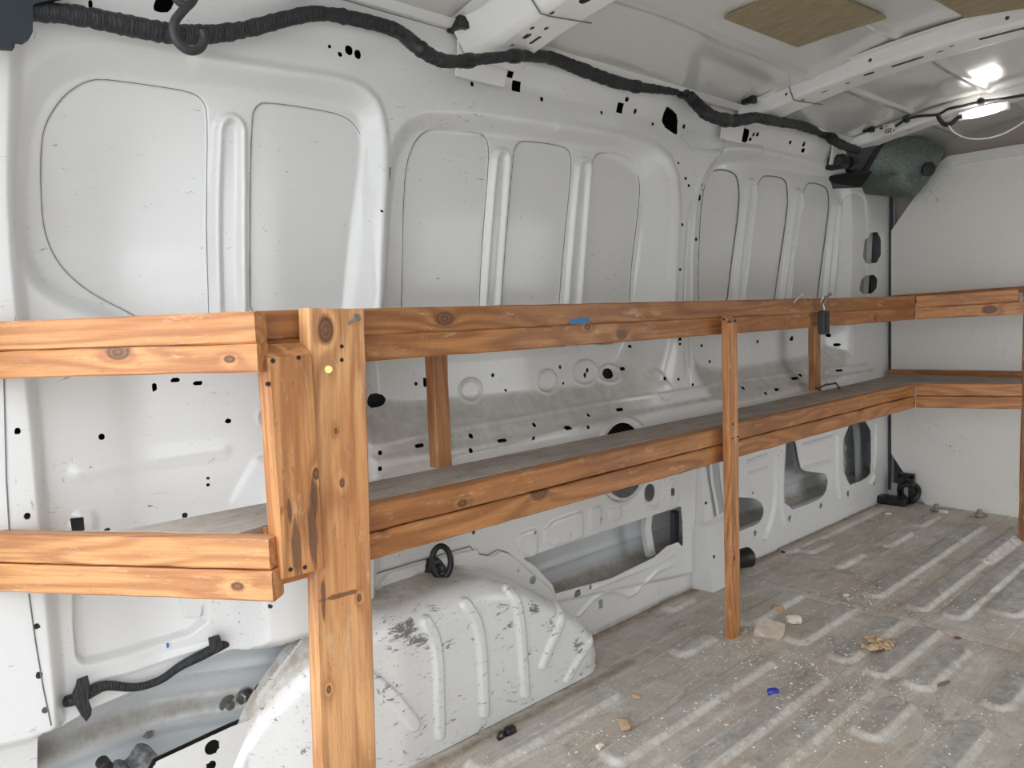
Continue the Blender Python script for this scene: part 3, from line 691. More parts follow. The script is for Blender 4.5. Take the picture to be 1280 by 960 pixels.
# ------------------------------------------------------------------ WHEEL ARCH
wu = np.arange(0.57, 1.702, 0.0040); wv = np.linspace(0, 1, 200)
wa = Sheet(wu, wv)
_yy = np.linspace(0.4, 1.9, 600); _k = np.hanning(31); _k /= _k.sum()
def _curve(xs, ys):
    c = np.interp(_yy, xs, ys); return np.convolve(np.pad(c, 15, mode='edge'), _k, 'valid')
_hz = _curve([0.57,0.635,0.69,0.81,0.93,1.15,1.26,1.36,1.50,1.62,1.685,1.71], [0.0,0.12,0.20,0.305,0.37,0.378,0.372,0.335,0.245,0.15,0.06,-0.05])
_fxx = _curve([0.56,0.64,0.70,0.80,0.96,1.62,1.68,1.70,1.72], [-1.66,-1.625,-1.595,-1.53,-1.462,-1.462,-1.49,-1.53,-1.60])
def archmap(U, V, H):
    hz = np.interp(U, _yy, _hz); x0 = WX-0.03; ax = np.interp(U, _yy, _fxx)-x0
    hz = np.maximum(hz, 0.004)
    t = V; r = np.minimum(0.055, hz*0.6)
    Lt = np.maximum(ax-r, 0.001); La = r*math.pi/2; Ls = np.maximum(hz-r, 0.0005); tot = Lt+La+Ls
    s_ = t*tot
    th = np.clip((s_-Lt)/np.maximum(La, 1e-4), 0, 1)*math.pi/2
    x = np.where(s_ < Lt, s_, Lt+r*np.sin(th)); z = np.where(s_ < Lt, hz, hz-r*(1-np.cos(th)))
    z = np.where(s_ > Lt+La, hz-r-(s_-Lt-La), z)
    z = z+0.018*(1-np.clip(x/0.2, 0, 1))*np.clip(hz/0.3, 0, 1)*(z > hz-r*1.01)
    nx = np.sin(th); nz = np.cos(th)
    return x0+x+nx*H, U, z+nz*H
# ribs pressed over the shoulder
_ax, _ay, _az = archmap(wa.U, wa.V, wa.H)
_cc = np.stack([_ax, _ay, _az-CAMH], -1)@RW; _apx = 640+FOC*_cc[..., 0]/-_cc[..., 2]; _apy = 480-FOC*_cc[..., 1]/-_cc[..., 2]
def arch_uv(px, py):
    d = (_apx-px)**2+(_apy-py)**2; i, j = np.unravel_index(np.argmin(d), d.shape); return (wa.us[i], wa.vs[j])
def ribw(pts, hw=0.017, h=0.010):
    P = np.array(chaikin([arch_uv(*q) for q in pts], 2, False)); d2 = np.full(wa.U.shape, 1e9)
    for i in range(len(P)-1):
        x0, y0 = P[i][0], P[i][1]*0.5; x1, y1 = P[i+1][0], P[i+1][1]*0.5; ex, ey = x1-x0, y1-y0; L = ex*ex+ey*ey+1e-18
        t = np.clip(((wa.U-x0)*ex+(wa.V*0.5-y0)*ey)/L, 0, 1); d2 = np.minimum(d2, (wa.U-x0-t*ex)**2+(wa.V*0.5-y0-t*ey)**2)
    wa.H += h*sstep((1-np.sqrt(d2)/hw)*2.4)
for pts in ([(531,777),(548,805),(550,917)], [(582,755),(601,785),(605,890)], [(634,736),(650,762),(656,866)]): ribw(pts)
ribw([(694,754),(702,775),(678,832)], 0.014); ribw([(722,776),(730,797),(708,849)], 0.013); ribw([(455,845),(518,905)], 0.018)
def _sc(px, py, ru, rv, k):
    global _scr
    u, v = arch_uv(px, py); _scr = np.maximum(_scr, k*np.exp(-((wa.U-u)/ru)**2-((wa.V-v)/rv)**2))
_scr = np.full(wa.U.shape, 0.24)
for a_ in ((505,790,0.05,0.07,1.0), (525,800,0.03,0.05,0.8), (560,800,0.07,0.06,0.45), (630,765,0.05,0.05,0.6), (668,760,0.03,0.06,0.75), (690,785,0.04,0.06,0.8), (725,810,0.04,0.07,0.75), (745,825,0.03,0.07,0.8), (480,860,0.05,0.2,0.5), (430,850,0.1,0.4,0.45), (545,770,0.03,0.08,0.5)): _sc(*a_)
wa.A['scrape'] = _scr
wa.A['dust'] = 0.9*sstep((0.34-wa.V)/0.12)
arch = wa.mesh('wheel_arch', archmap, M_wall)
tag(arch, 'white steel wheel arch with raised ribs and black scrapes beside the floor', 'wheel arch')
# its rear flange plate, with holes
fx = WX+0.012
fp = Sheet(np.arange(0.36, 1.0, 0.004), np.arange(-0.05, 0.62, 0.004))
poly = [onx(px, py, fx)[1:] for px, py in [(398,772),(322,868),(319,878),(325,890),(312,900),(290,908),(195,952),(175,990),(330,1010),(420,900),(440,780)]]
ab, d = fp.polysdf(poly, 0.6); fp.D[:] = 1; fp.D[ab] = -d; fp.D = np.where(fp.D == 1, -1, fp.D)
for (cx, cy, r_) in ((361,840,7.5),(334,873,3.2),(387,805,3),(265,934,9),(310,957,8),(264,957,6)):
    c = onx(cx, cy, fx); e_ = onx(cx, cy-r_, fx); fp.cutround(c[1], c[2], e_[2]-c[2], e_[2]-c[2])
c = onx(265, 934, fx)
_bb = MB(); _bb.prism([(WX-0.03, y, z) for _, y, z in [onx(px, py, fx) for px, py in [(396,778),(328,868),(325,878),(331,890),(316,904),(292,914),(200,958),(185,985),(330,1000),(415,900),(430,790)]]], (0.004, 0, 0)); _bb.build('shade_backing', M_black, arch)  # black sheet added behind the flange plate to darken its holes
flg = fp.mesh('flange', lambda U, V, H: (fx+H+0*U, U, V), M_wall, arch)

# ------------------------------------------------------------------ ROOF
def ceilz(x): return 1.80+0.11*(1-((x+0.76)/0.90)**2)
cs = Sheet(np.linspace(-1.66, 0.14, 240), np.linspace(0.0, 4.42, 300))
for xx in (-1.32, -1.02, -0.70, -0.38):       # lengthwise swages
    cs.H += -0.006*sstep(1-np.abs(cs.U-xx)/0.022)
cs.H += 0.006*np.sin(cs.U*9+1)*np.sin(cs.V*4.1)+0.003*np.sin(cs.V*11+cs.U*5)
roof = cs.mesh('ceiling', lambda U, V, H: (U, V, ceilz(U)+H), M_roof); tag(roof, kind='structure')
# rail where roof meets side
b = MB(); b.prism([(WX-0.02, 0.05, 1.805), (WX+0.05, 0.05, 1.80), (WX+0.07, 0.05, 1.815), (WX+0.05, 0.05, 1.83), (WX-0.02, 0.05, 1.83)], (0, 4.3, 0))
tag(b.build('trim_2', M_bow), kind='structure')

def bow(name, label, y0, y1, drop=0.055, holes=(), x0=-1.60, x1=0.40, tilt=0.0, foot=0.10, face=0.0):
    """hat-section crossmember; u runs along it (x), v round its section"""
    L1 = drop; L2 = (y1-y0); tot = 2*L1+L2
    s = Sheet(np.arange(x0, x1, 0.004), np.linspace(0, tot, int(tot/0.004)))
    for (hx, hv, ru, rv, sq) in holes:
        if sq: s.cut([(hx-ru, hv-rv), (hx+ru, hv-rv), (hx+ru, hv+rv), (hx-ru, hv+rv)])
        else: s.cutround(hx, hv, ru, rv)
    def f(U, V, H):
        f0 = sstep((U-x0)/foot)                       # foot is wider and swells
        zc = ceilz(U); rr = 0.012
        wdn = 0.03*(1-f0)
        ny = np.where(V < L1, y0-wdn-face*(1-V/L1), np.where(V < L1+L2, y0-wdn+(V-L1)*(1+2*wdn/L2), y1+wdn))
        nz = np.where(V < L1, zc+0.004-(V/L1)*drop, np.where(V < L1+L2, zc+0.004-drop, zc+0.004-drop+(V-L1-L2)))
        # round the corners a little
        k = np.clip(1-np.abs(V-L1)/rr, 0, 1); nz = nz+0.004*k; ny = ny+0.003*k
        k2 = np.clip(1-np.abs(V-L1-L2)/rr, 0, 1); nz = nz+0.004*k2; ny = ny-0.003*k2
        return U, ny+tilt*(U+1.64), nz
    s.A = {}
    o = s.mesh(name, f, M_bow)
    # a flat closing flange either side
    b = MB()
    for yy in (y0-0.018-face, y1+0.018):
        n = 40; xs = np.linspace(x0, x1, n); vs = []
        for x in xs:
            z = ceilz(x)-0.004
            vs += [(x, yy-0.02+tilt*(x+1.64), z), (x, yy+0.02+tilt*(x+1.64), z)]
        b.add(vs, [(2*i, 2*i+1, 2*i+3, 2*i+2) for i in range(n-1)])
    b.build('mounting_flange', M_bow, o)
    return tag(o, label, 'roof crossmember')
hz1 = [(-1.50,0.125,0.007,0.005,0),(-1.455,0.165,0.020,0.005,1),(-1.45,0.130,0.014,0.008,0),(-1.415,0.115,0.007,0.005,0),(-1.40,0.150,0.007,0.005,0),(-1.34,0.11,0.007,0.005,0),(-1.255,0.14,0.020,0.013,0),(-1.20,0.110,0.016,0.008,0),(-1.17,0.14,0.007,0.005,0),(-1.30,0.03,0.004,0.004,0),(-1.0,0.03,0.005,0.005,0)]
bow('roof_crossmember', 'white roof crossmember nearest the camera, full of round holes', 1.385, 1.52, 0.085, hz1, face=0.06)
hz2 = [(-1.42,0.03,0.005,0.005,0),(-1.12,0.03,0.006,0.006,0),(-0.72,0.03,0.006,0.006,0),(-1.38,0.105,0.010,0.005,0),(-1.30,0.11,0.014,0.004,0),(-1.22,0.115,0.008,0.005,0),(-1.14,0.10,0.018,0.009,0),(-1.02,0.11,0.05,0.010,1),(-0.92,0.11,0.012,0.004,0),(-0.88,0.09,0.008,0.004,0),(-0.72,0.10,0.085,0.010,1)]
bow('roof_crossmember', 'long white roof crossmember across the middle, with long dark slots', 2.72, 2.86, 0.06, hz2)
hz3 = [(-1.36,0.09,0.010,0.005,0),(-1.22,0.10,0.016,0.005,0),(-1.05,0.10,0.016,0.005,0),(-0.9,0.10,0.010,0.005,0)]
bow('roof_crossmember', 'white roof crossmember farthest away, carrying the lit lamp and a white sticker', 3.68, 3.80, 0.045, hz3)
hz0 = [(-1.34,0.15,0.045,0.04,1),(-1.50,0.10,0.012,0.03,0)]
bow('roof_crossmember', 'white rear roof frame above the thick harness at top left', 0.66, 0.86, 0.05, hz0, x0=-1.60)
# seams on the crossmembers
def ring_line(x, y0, y1, drop, name='joint_line'):
    b = MB(); z = ceilz(x)
    b.tube([(x-0.01, y0-(0.064 if drop > 0.07 else 0.004), z), (x+0.01, y0-0.004, z-drop), (x+0.02, y0+0.02, z-drop-0.004), (x+0.05, y1, z-drop-0.003)], 0.0022, 5)
    return b.build(name, M_seal)
r_ = [o for o in C.objects if o.name.startswith('roof_crossmember')]
for o_, (x, y0, y1, d) in zip(r_[:2], ((-1.36, 1.385, 1.52, 0.083), (-1.40, 2.72, 2.86, 0.057))): ring_line(x, y0, y1, d).parent = o_
# feet of the crossmembers on the side wall
def foot(y0, y1, label):
    b = MB()
    b.prism([(WX+0.02, y0, 1.69), (WX+0.02, y1, 1.69), (WX+0.032, y1, 1.74), (WX+0.035, y1, 1.78), (WX+0.035, y0, 1.78), (WX+0.032, y0, 1.74)], (0.008, 0, 0))
    o = b.build('crossmember_foot', M_bow); return tag(o, label, 'bracket')
foot(1.33, 1.50, 'white folded steel foot under the nearest roof crossmember'); foot(2.60, 2.74, 'white folded steel foot under the middle roof crossmember'); foot(3.50, 3.62, 'white folded steel foot under the farthest roof crossmember')

# tan felt pads
def padroof(pts, label):
    P = []
    for px, py in pts:
        z = 1.9
        for _ in range(8): p = onz(px, py, z); z = float(ceilz(p[0]))-0.008
        P.append(p)
    P = np.array(P); n = 10; vs = []
    for i in range(n+1):
        for j in range(n+1):
            a, c = i/n, j/n; p = (P[0]*(1-a)+P[1]*a)*(1-c)+(P[3]*(1-a)+P[2]*a)*c
            vs.append((p[0], p[1], float(ceilz(p[0]))-0.012)); 
    top = [(v[0], v[1], v[2]+0.008) for v in vs]; N = len(vs)
    fs = [(i*(n+1)+j, i*(n+1)+j+1, (i+1)*(n+1)+j+1, (i+1)*(n+1)+j) for i in range(n) for j in range(n)]
    b = MB(); b.add(vs+top, fs+[tuple(N+k for k in f[::-1]) for f in fs]); rim = [i for i in range(n+1)]+[(i+1)*(n+1)+n for i in range(n)]+[n*(n+1)+n-1-i for i in range(n)]+[(n-1-i)*(n+1) for i in range(n-1)]
    b.add(vs+top, [(rim[i], rim[(i+1) % len(rim)], N+rim[(i+1) % len(rim)], N+rim[i]) for i in range(len(rim))])
    return tag(b.build('felt_pad', M_pad), label, 'sound pad')
padroof([(905,22),(997,58),(1108,22),(1005,-22)], 'large square tan felt pad stuck to the ceiling before the middle crossmember')
padroof([(1150,-12),(1208,21),(1330,2),(1240,-40)], 'tan felt pad stuck to the ceiling at the top right corner')

# ------------------------------------------------------------------ FRONT
YP = 4.225
def pp(px, py, y=YP): return ony(px, py, y)
b = MB(); b.prism([pp(*q) for q in [(1114,288),(1173,204),(1184,197),(1300,178),(1360,170),(1360,668),(1280,649),(1158,632),(1150,622),(1114,567)]], (0, 0.014, 0))
part = tag(b.build('partition_board', M_part), 'big white scuffed board with cut corners closing the front of the bay', 'partition')
b = MB(); b.box((-0.65, 4.30, 0.95), (1.08, 0.006, 0.98)); tag(b.build('wall_front', M_beige), kind='structure')
b = MB(); b.prism([pp(*q, 4.21) for q in [(1173,203),(1186,195),(1360,166),(1360,180),(1187,207),(1176,211)]], (0, 0.02, 0)); b.box((pp(1190,206)[0], 4.205, pp(1190,208)[2]), (0.01, 0.006, 0.02))
tag(b.build('trim_3', M_wall), kind='structure')
b = MB(); b.prism([pp(*q, 4.27) for q in [(1098,515),(1170,515),(1170,625),(1098,606)]], (0, 0.01, 0)); tag(b.build('trim_4', M_slate), kind='structure')
b = MB(); b.prism([pp(*q, 4.26) for q in [(1104,380),(1116,380),(1116,536),(1104,535)]], (0, 0.008, 0)); tag(b.build('trim_5', M_wall), kind='structure')
b = MB(); b.box((WX+0.008, 4.243, 0.9), (0.006, 0.006, 0.85)); tag(b.build('trim_6', M_slate), kind='structure')
b = MB(); b.prism([pp(*q, 4.262) for q in [(1100,600),(1165,614),(1165,640),(1100,640)]], (0, 0.01, 0)); tag(b.build('trim_7', M_wall), kind='structure')
# bolts at its foot
for (px, py), lb in (((1172,636), 'small steel bolt at the foot of the white board, nearer the wall'), ((1226,643), 'small steel bolt at the foot of the white board, nearer the middle')):
    p = onz(px, py, 0.012); b = MB(); b.lathe((p[0], p[1]-0.02, 0.008), (0, 0, 1), [(0, 0.022), (0.008, 0.022), (0.009, 0.012), (0.03, 0.012), (0.034, 0.006)], 12)
    b.box((p[0], p[1]+0.01, 0.012), (0.03, 0.012, 0.006), bev=0.003); tag(b.build('floor_bolt', M_steel, smooth=False), lb, 'bolt', 'bolts at the foot of the board')
# black latch and cable in the corner
lt = empty('floor_latch', (-1.50, 4.05, 0.0), 'small black latch standing on the floor in the far corner', 'latch')
b = MB(); c = onz(1116, 628, 0.01); b.box((c[0], c[1], 0.022), (0.075, 0.035, 0.020), bev=0.008); rel(b.build('base', M_black), lt)
b = MB(); b.box((c[0]+0.02, c[1]+0.05, 0.085), (0.014, 0.012, 0.07), bev=0.004); b.box((c[0]+0.075, c[1]+0.05, 0.085), (0.014, 0.012, 0.07), bev=0.004); b.box((c[0]+0.047, c[1]+0.05, 0.15), (0.042, 0.012, 0.014), bev=0.004); rel(b.build('bracket', M_black), lt)
b = MB(); c = pp(1136, 616, 4.17)
b.tube([c+np.array([0.045*math.cos(t), 0.02*math.sin(2*t), 0.045*math.sin(t)+0.0]) for t in np.linspace(0, 2*math.pi*1.15, 30)], 0.014, 8)
tag(b.build('coiled_cable', M_black, smooth=True), 'black coiled cable peeking from under the cut corner of the white board', 'cable')

# ------------------------------------------------------------------ corner cover (dark moulded duct)
dc = empty('corner_cover', (-1.5, 3.95, 1.7), 'dark mottled moulded cover in the far top corner under the roof', 'corner cover')
A = lambda px, py, y: ony(px, py, y)
top = [A(1088,170,3.86), A(1120,168,3.86), A(1182,176,4.15)]
# outer body: four-cornered bulging block
fr = [(1098,164),(1184,179),(1175,203),(1153,238),(1136,249),(1056,240),(1070,222)]
n = len(fr)
base_pts = [A(px, py, y) for (px, py), y in zip(fr, (3.84, 4.12, 4.14, 4.10, 4.02, 3.90, 3.84))]
inner = []
cen = sum(base_pts)/n+np.array([0.02, -0.01, 0.0])
grid = MB(); rings = []
for k, s_ in enumerate((1.0, 0.93, 0.75, 0.5, 0.25)):
    rings.append([cen+(p-cen)*s_+np.array([0.02, -0.03, -0.01])*(1-s_**4) for p in chaikin(base_pts, 1)])
m_ = len(rings[0])
vs = [p for r in rings for p in r]+[cen+np.array([0.02, -0.03, -0.01])]
back = [p+np.array([-0.10, 0.10, 0.03]) for p in rings[0]]
fs = [(k*m_+i, k*m_+(i+1) % m_, (k+1)*m_+(i+1) % m_, (k+1)*m_+i) for k in range(4) for i in range(m_)]+[(4*m_+i, 4*m_+(i+1) % m_, 5*m_) for i in range(m_)]
nb = len(vs); vs += back; fs += [(i, nb+i, nb+(i+1) % m_, (i+1) % m_) for i in range(m_)]+[tuple(nb+i for i in range(m_))]
grid.add(vs, fs); rel(grid.build('body', M_duct, smooth=True), dc)
b = MB(); b.prism([A(1018,228,3.62), A(1030,205,3.62), A(1078,176,3.70), A(1102,172,3.78), A(1078,215,3.78), A(1062,236,3.78), A(1020,234,3.64)], (0.0, 0.10, 0.02)); rel(b.build('side_flap', M_black), dc)
b = MB(); b.prism([A(1016,224,3.58), A(1080,212,3.72), A(1066,232,3.76), A(1018,234,3.60)], (0.03, 0.02, -0.012)); rel(b.build('lip', M_black), dc)
c = A(1160,212,4.08)+np.array([0.0,-0.02,0]); b = MB(); b.lathe(c, (1, -0.6, -0.3), [(0, 0.03), (0.02, 0.034), (0.022, 0.026)], 20); rel(b.build('grommet', M_black, smooth=True), dc)
b = MB(); c = A(1046,203,3.56); b.box(c, (0.05, 0.035, 0.03), bev=0.012); b.lathe(c+np.array([0.03,0.05,0]), (0,1,0), [(0,0.03),(0.05,0.03),(0.055,0.02)], 14)
tag(b.build('connector_block', M_black), 'black plastic connector block tucked in front of the corner cover', 'connector')

# ------------------------------------------------------------------ harness along the roof rail
XH = WX+0.065
hp = [(-60,4,13),(38,13,13),(100,20,13),(160,32,13),(215,42,12.5),(260,43,11.5),(310,36,10),(360,23,9.5),(400,17,9),(450,25,9),(495,38,9),(520,57,9.5),(545,73,9),(570,77,8),(610,73,7),(650,70,7),(690,73,7.5),(730,88,8),(770,103,7.5),(800,109,6),(830,112,5.5),(855,115,6.5),(870,129,7.5),(887,144,8),(912,151,7.5),(932,149,7),(945,147,6.5),(965,151,6),(1000,157,5.5),(1030,167,5.5),(1050,180,5.5),(1072,188,5)]
XO = lambda a: XH-0.02+0.10*float(_ss((a-490)/35)*_ss((700-a)/50))+0.10*float(_ss((a-862)/25)*_ss((1010-a)/30))+0.06*float(_ss((a-1030)/20))
def hpt(a, c):
    p = onx(a, c, XO(a))
    return p
P = np.array([list(hpt(a, c)) for a, c, r in hp]); R_ = np.array([r*np.dot(p-O, -RW[:, 2])/FOC for p, (a, c, r) in zip(P, hp)])
Q = spline(np.hstack([P, R_[:, None]]), 12); Q[:, 3] *= 1+0.06*rng.standard_normal(len(Q))
b = MB(); b.tube(Q[:, :3], Q[:, 3], 14, flat=1.0)
har = empty('wiring_harness', tuple(P[10]), 'thick black taped wiring harness running along the roof rail', 'wiring harness')
rel(b.build('taped_bundle', M_tape, smooth=True), har)
# tape collars and clips
for (px, py, r) in ((528,60,10.5),(585,78,9.5),(640,70,9),(795,110,8),(853,115,8.5),(905,152,9),(400,12,9),(640,66,8),(1040,172,7)):
    c = hpt(px, py); rr = r*np.dot(c-O, -RW[:, 2])/FOC; i = int(np.argmin(np.linalg.norm(Q[:, :3]-c, axis=1))); i = min(max(i, 2), len(Q)-3)
    b = MB(); b.tube(Q[i-2:i+3, :3], [rr*0.85, rr, rr*1.02, rr, rr*0.85], 12); rel(b.build('tape_collar', M_black, smooth=True), har)
# cellophane-shiny patch of the bundle
# branch cables to the crossmembers with plug connectors
def branch(pts, plug, label, r=0.007, xs=None):
    e_ = empty('branch_cable', tuple(pts[0]), label, 'cable')
    b = MB(); b.tube(spline(pts, 8), r, 8); rel(b.build('cable', M_tape, smooth=True), e_)
    a, c = np.array(plug[0]), np.array(plug[1]); d = (c-a)/np.linalg.norm(c-a)
    u = np.cross(d, [0, 0, 1]); u /= np.linalg.norm(u); v = np.cross(u, d)
    b = MB(); b.box((a+c)/2, (np.linalg.norm(c-a)/2, 0.012, 0.011), np.array([d, u, v]).T, 0.003); b.box(c, (0.01, 0.016, 0.015), np.array([d, u, v]).T, 0.003)
    rel(b.build('plug', M_black), e_); return e_
def cy(px, py, y): return ony(px, py, y)
branch([cy(520,44,1.26), cy(535,52,1.30), cy(546,53,1.305), cy(552,50,1.31), cy(556,46,1.312), cy(562,38,1.312)], (cy(562,37,1.312), cy(578,28,1.312)), 'short black cable plugged into the nearest roof crossmember')
branch([cy(878,132,2.68), cy(892,133,2.67), cy(903,137,2.67), cy(911,133,2.67), cy(922,130,2.67)], (cy(928,128,2.67), cy(941,124,2.67)), 'short black cable plugged into the middle roof crossmember')
branch([cy(1052,170,3.62), cy(1044,172,3.62), cy(1049,166,3.62), cy(1058,171,3.62), cy(1064,166,3.62), cy(1076,163,3.62)], (cy(1079,163,3.62), cy(1089,161,3.62)), 'curled black cable plugged into the farthest roof crossmember', 0.006)
# thin cable along the farthest crossmember
b = MB(); pts = [cy(*q, 3.66) for q in [(1100,160),(1118,158),(1133,149),(1150,145),(1172,143),(1186,136),(1205,132),(1226,127),(1250,124),(1285,118)]]
b.tube(spline(pts, 6), 0.006, 8); tc_ = empty('roof_cable', tuple(pts[0]), 'thin black cable clipped along the farthest roof crossmember', 'cable'); rel(b.build('cable', M_tape, smooth=True), tc_)
for q in ((1133,149),(1226,127)):
    b = MB(); c = cy(*q, 3.655); b.lathe(c-np.array([0,0.012,0]), (0,1,0), [(0,0.009),(0.006,0.015),(0.018,0.015)], 14); rel(b.build('clip', M_black), tc_)
b = MB(); pts = [cy(*q, 3.64) for q in [(1172,143),(1175,150),(1182,156),(1190,154),(1196,148),(1203,145)]]; b.tube(spline(pts, 6), 0.009, 8); rel(b.build('lead', M_tape, smooth=True), tc_)
# dangling black loop near top left
b = MB(); xl = WX+0.17
lp = [(222,-6),(228,2),(236,6),(243,2),(246,-8)]
b.tube(spline([onx(px, py, xl) for px, py in [(214,-12),(222,0),(232,8),(228,14),(219,26),(217,40),(223,54),(236,63),(249,61),(255,50),(253,38)]], 8), 0.0085, 10)
b.tube(spline([onx(px, py, xl) for px, py in [(228,12),(238,4),(246,-10)]], 6), 0.0085, 10)
tag(b.build('cable_loop', mat('grey black rubber hose', (0.03, 0.032, 0.035), 0.45), smooth=True), 'grey-black cable loop hanging in front of the thick harness', 'cable')
# dark moulded panel at the top left
xp = WX+0.05
b = MB(); b.prism([onx(px, py, xp) for px, py in [(-80,-60),(90,-60),(78,0),(38,10),(38,44),(34,52),(27,56),(17,54),(15,64),(-80,58)]], (0.02, 0, 0))
b.prism([onx(px, py, xp+0.02) for px, py in [(-80,46),(14,52),(14,62),(-80,56)]], (0.008, 0, 0))
tag(b.build('trim_panel', mat('dark blue grey plastic', (0.018, 0.024, 0.035), 0.6)), 'dark blue-grey plastic panel in the top left corner', 'trim panel')
# lit lamp and its white wire
lx = empty('roof_lamp', tuple(cy(1225,138,3.67)), 'lit oval roof lamp on the farthest crossmember, white wire hanging', 'lamp')
a = cy(1203,145,3.66); c = cy(1254,133,3.66); d = (c-a); L = np.linalg.norm(d); d /= L; u = np.array([0, -1.0, 0]); u -= d*u.dot(d); u /= np.linalg.norm(u); v = np.cross(d, u)
b = MB(); vs = []; nn = 16
for i in range(9):
    t = -1+2*i/8; r0 = math.sqrt(max(0, 1-t**4)); 
    for k in range(nn): th = 2*math.pi*k/nn; vs.append((a+c)/2+d*t*L/2+r0*(u*0.016*math.cos(th)+v*0.020*math.sin(th)))
b.add(vs, [(i*nn+k, i*nn+(k+1) % nn, (i+1)*nn+(k+1) % nn, (i+1)*nn+k) for i in range(8) for k in range(nn)])
rel(b.build('diffuser', M_lamp, smooth=True), lx)
b = MB(); b.box((a+c)/2+np.array([0, 0.016, 0.004]), (L/2+0.02, 0.008, 0.018), np.array([d, u, v]).T, 0.004); rel(b.build('housing', M_bow), lx)
b = MB(); b.tube(spline([cy(*q) for q in [(1186,157,3.63),(1192,165,3.60),(1206,172,3.57),(1225,174,3.55),(1247,170,3.53),(1268,160,3.52),(1290,145,3.52)]], 8), 0.0030, 8); rel(b.build('wire', M_whitepl, smooth=True), lx)
# sticker on the farthest crossmember
b = MB(); P = [cy(1103,156,3.648), cy(1118,154,3.648), cy(1120,167,3.648), cy(1105,170,3.648)]; b.prism(P, (0, 0.002, 0))
st = tag(b.build('paper_sticker', M_paper), 'white paper sticker with small print on the farthest crossmember', 'sticker')
b = MB()
for (s0, s1, t0, t1) in ((0.15,0.5,0.15,0.22),(0.15,0.75,0.42,0.50),(0.12,0.16,0.55,0.82),(0.2,0.28,0.55,0.82),(0.31,0.34,0.55,0.82),(0.38,0.46,0.55,0.82),(0.5,0.53,0.55,0.82),(0.57,0.66,0.55,0.82),(0.82,0.92,0.55,0.75)):
    q = lambda s, t: (P[0]*(1-s)+P[1]*s)*(1-t)+(P[3]*(1-s)+P[2]*s)*t
    b.prism([q(s0,t0), q(s1,t0), q(s1,t1), q(s0,t1)], (0, -0.0008, 0))
b.build('print', M_ink, st)

# ------------------------------------------------------------------ WOODEN SHELVING
shelf = empty('wooden_shelving', (-1.33, 2.1, 0), 'orange pine shelving built from sawn timbers, two levels along the wall', 'shelving')
ZL0, ZL1, ZU0, ZU1 = 0.568, 0.679, 0.972, 1.079
def board(name, p0, p1, w_, h_, knots=(), tint=1.0, light=0.0, up=(0, 0, 1), wob=0.0008, scale=1.0, dirty=0.4, parent=shelf, label=None, cutend=0.0, stains=()):
    """timber from p0 to p1 (centre line); w_ = thickness, h_ = height along up; local X = along"""
    p0 = np.array(p0, float); p1 = np.array(p1, float); d = p1-p0; L = np.linalg.norm(d); d /= L
    up = np.array(up, float); up -= d*up.dot(d); up /= np.linalg.norm(up); sd = np.cross(up, d)
    n = max(4, int(L/0.05)); c = 0.0035
    prof = [(-1,-1,1,0),(-1,-1,0,1),(-1,1,0,-1),(-1,1,1,0),(1,1,-1,0),(1,1,0,-1),(1,-1,0,1),(1,-1,-1,0)]
    vs = []
    for i in range(n+1):
        x = L*i/n-L/2
        for (sy, sz, cy_, cz_) in prof:
            vs.append((x-(cutend if (i == n and sy > 0) else 0), sy*w_/2+cy_*c+random.uniform(-wob, wob), sz*h_/2+cz_*c+random.uniform(-wob, wob)))
    fs = [(i*8+k, i*8+(k+1) % 8, (i+1)*8+(k+1) % 8, (i+1)*8+k) for i in range(n) for k in range(8)]+[tuple(range(8))[::-1], tuple(n*8+k for k in range(8))]
    b = MB(); b.add(vs, fs)
    o = b.build(name, wood(knots, tint, light, scale, dirty, stains))
    M = Matrix.Identity(4)
    for i in range(3): M[i][0] = d[i]; M[i][1] = sd[i]; M[i][2] = up[i]; M[i][3] = (p0[i]+p1[i])/2
    o.parent = parent; o.matrix_parent_inverse = Matrix.Translation(-parent.location); o.matrix_basis = M
    if label: o['label'] = label
    return o
XR = -1.33; T = 0.040; g_ = 0.0015
mid = (0.60+3.73)/2
def ky(px, py): p = onx(px, py, XR); return p[1]-mid
def kz(px, py, zc): return onx(px, py, XR)[2]-zc
zc = lambda a, b_: (a+b_)/2
h2 = 0.0545
# long front rails: each level is two timbers one over the other
def long_rail(z0, z1, knots, y0=0.60, y1=3.73, dx=0, **k):
    k['tint'] = k.get('tint', 1)*0.83; zc_ = (z0+z1)/2; m2 = (y0+y1)/2
    kk = [(onx(px, py, XR)[1]-m2, onx(px, py, XR)[2]-zc_, r) for px, py, r in knots]
    return board('rail', (XR-T/2+dx, y0, zc_), (XR-T/2+dx, y1, zc_), T, (z1-z0)-0.0006, kk, **k)
long_rail(ZL1-h2, ZL1, [(578,629,0.012)], tint=0.95)
long_rail(ZL0, ZL0+h2, [(674,616,0.022),(478,660,0.010),(1075,512,0.014)], dx=0.002, tint=1.0)
long_rail(ZU1-h2, ZU1, [(556,398,0.020),(1010,372,0.014),(405,400,0.01)], tint=0.82)
long_rail(ZU0, ZU0+h2, [(778,418,0.016),(735,409,0.010),(1095,398,0.015)], dx=-0.002, tint=0.92)
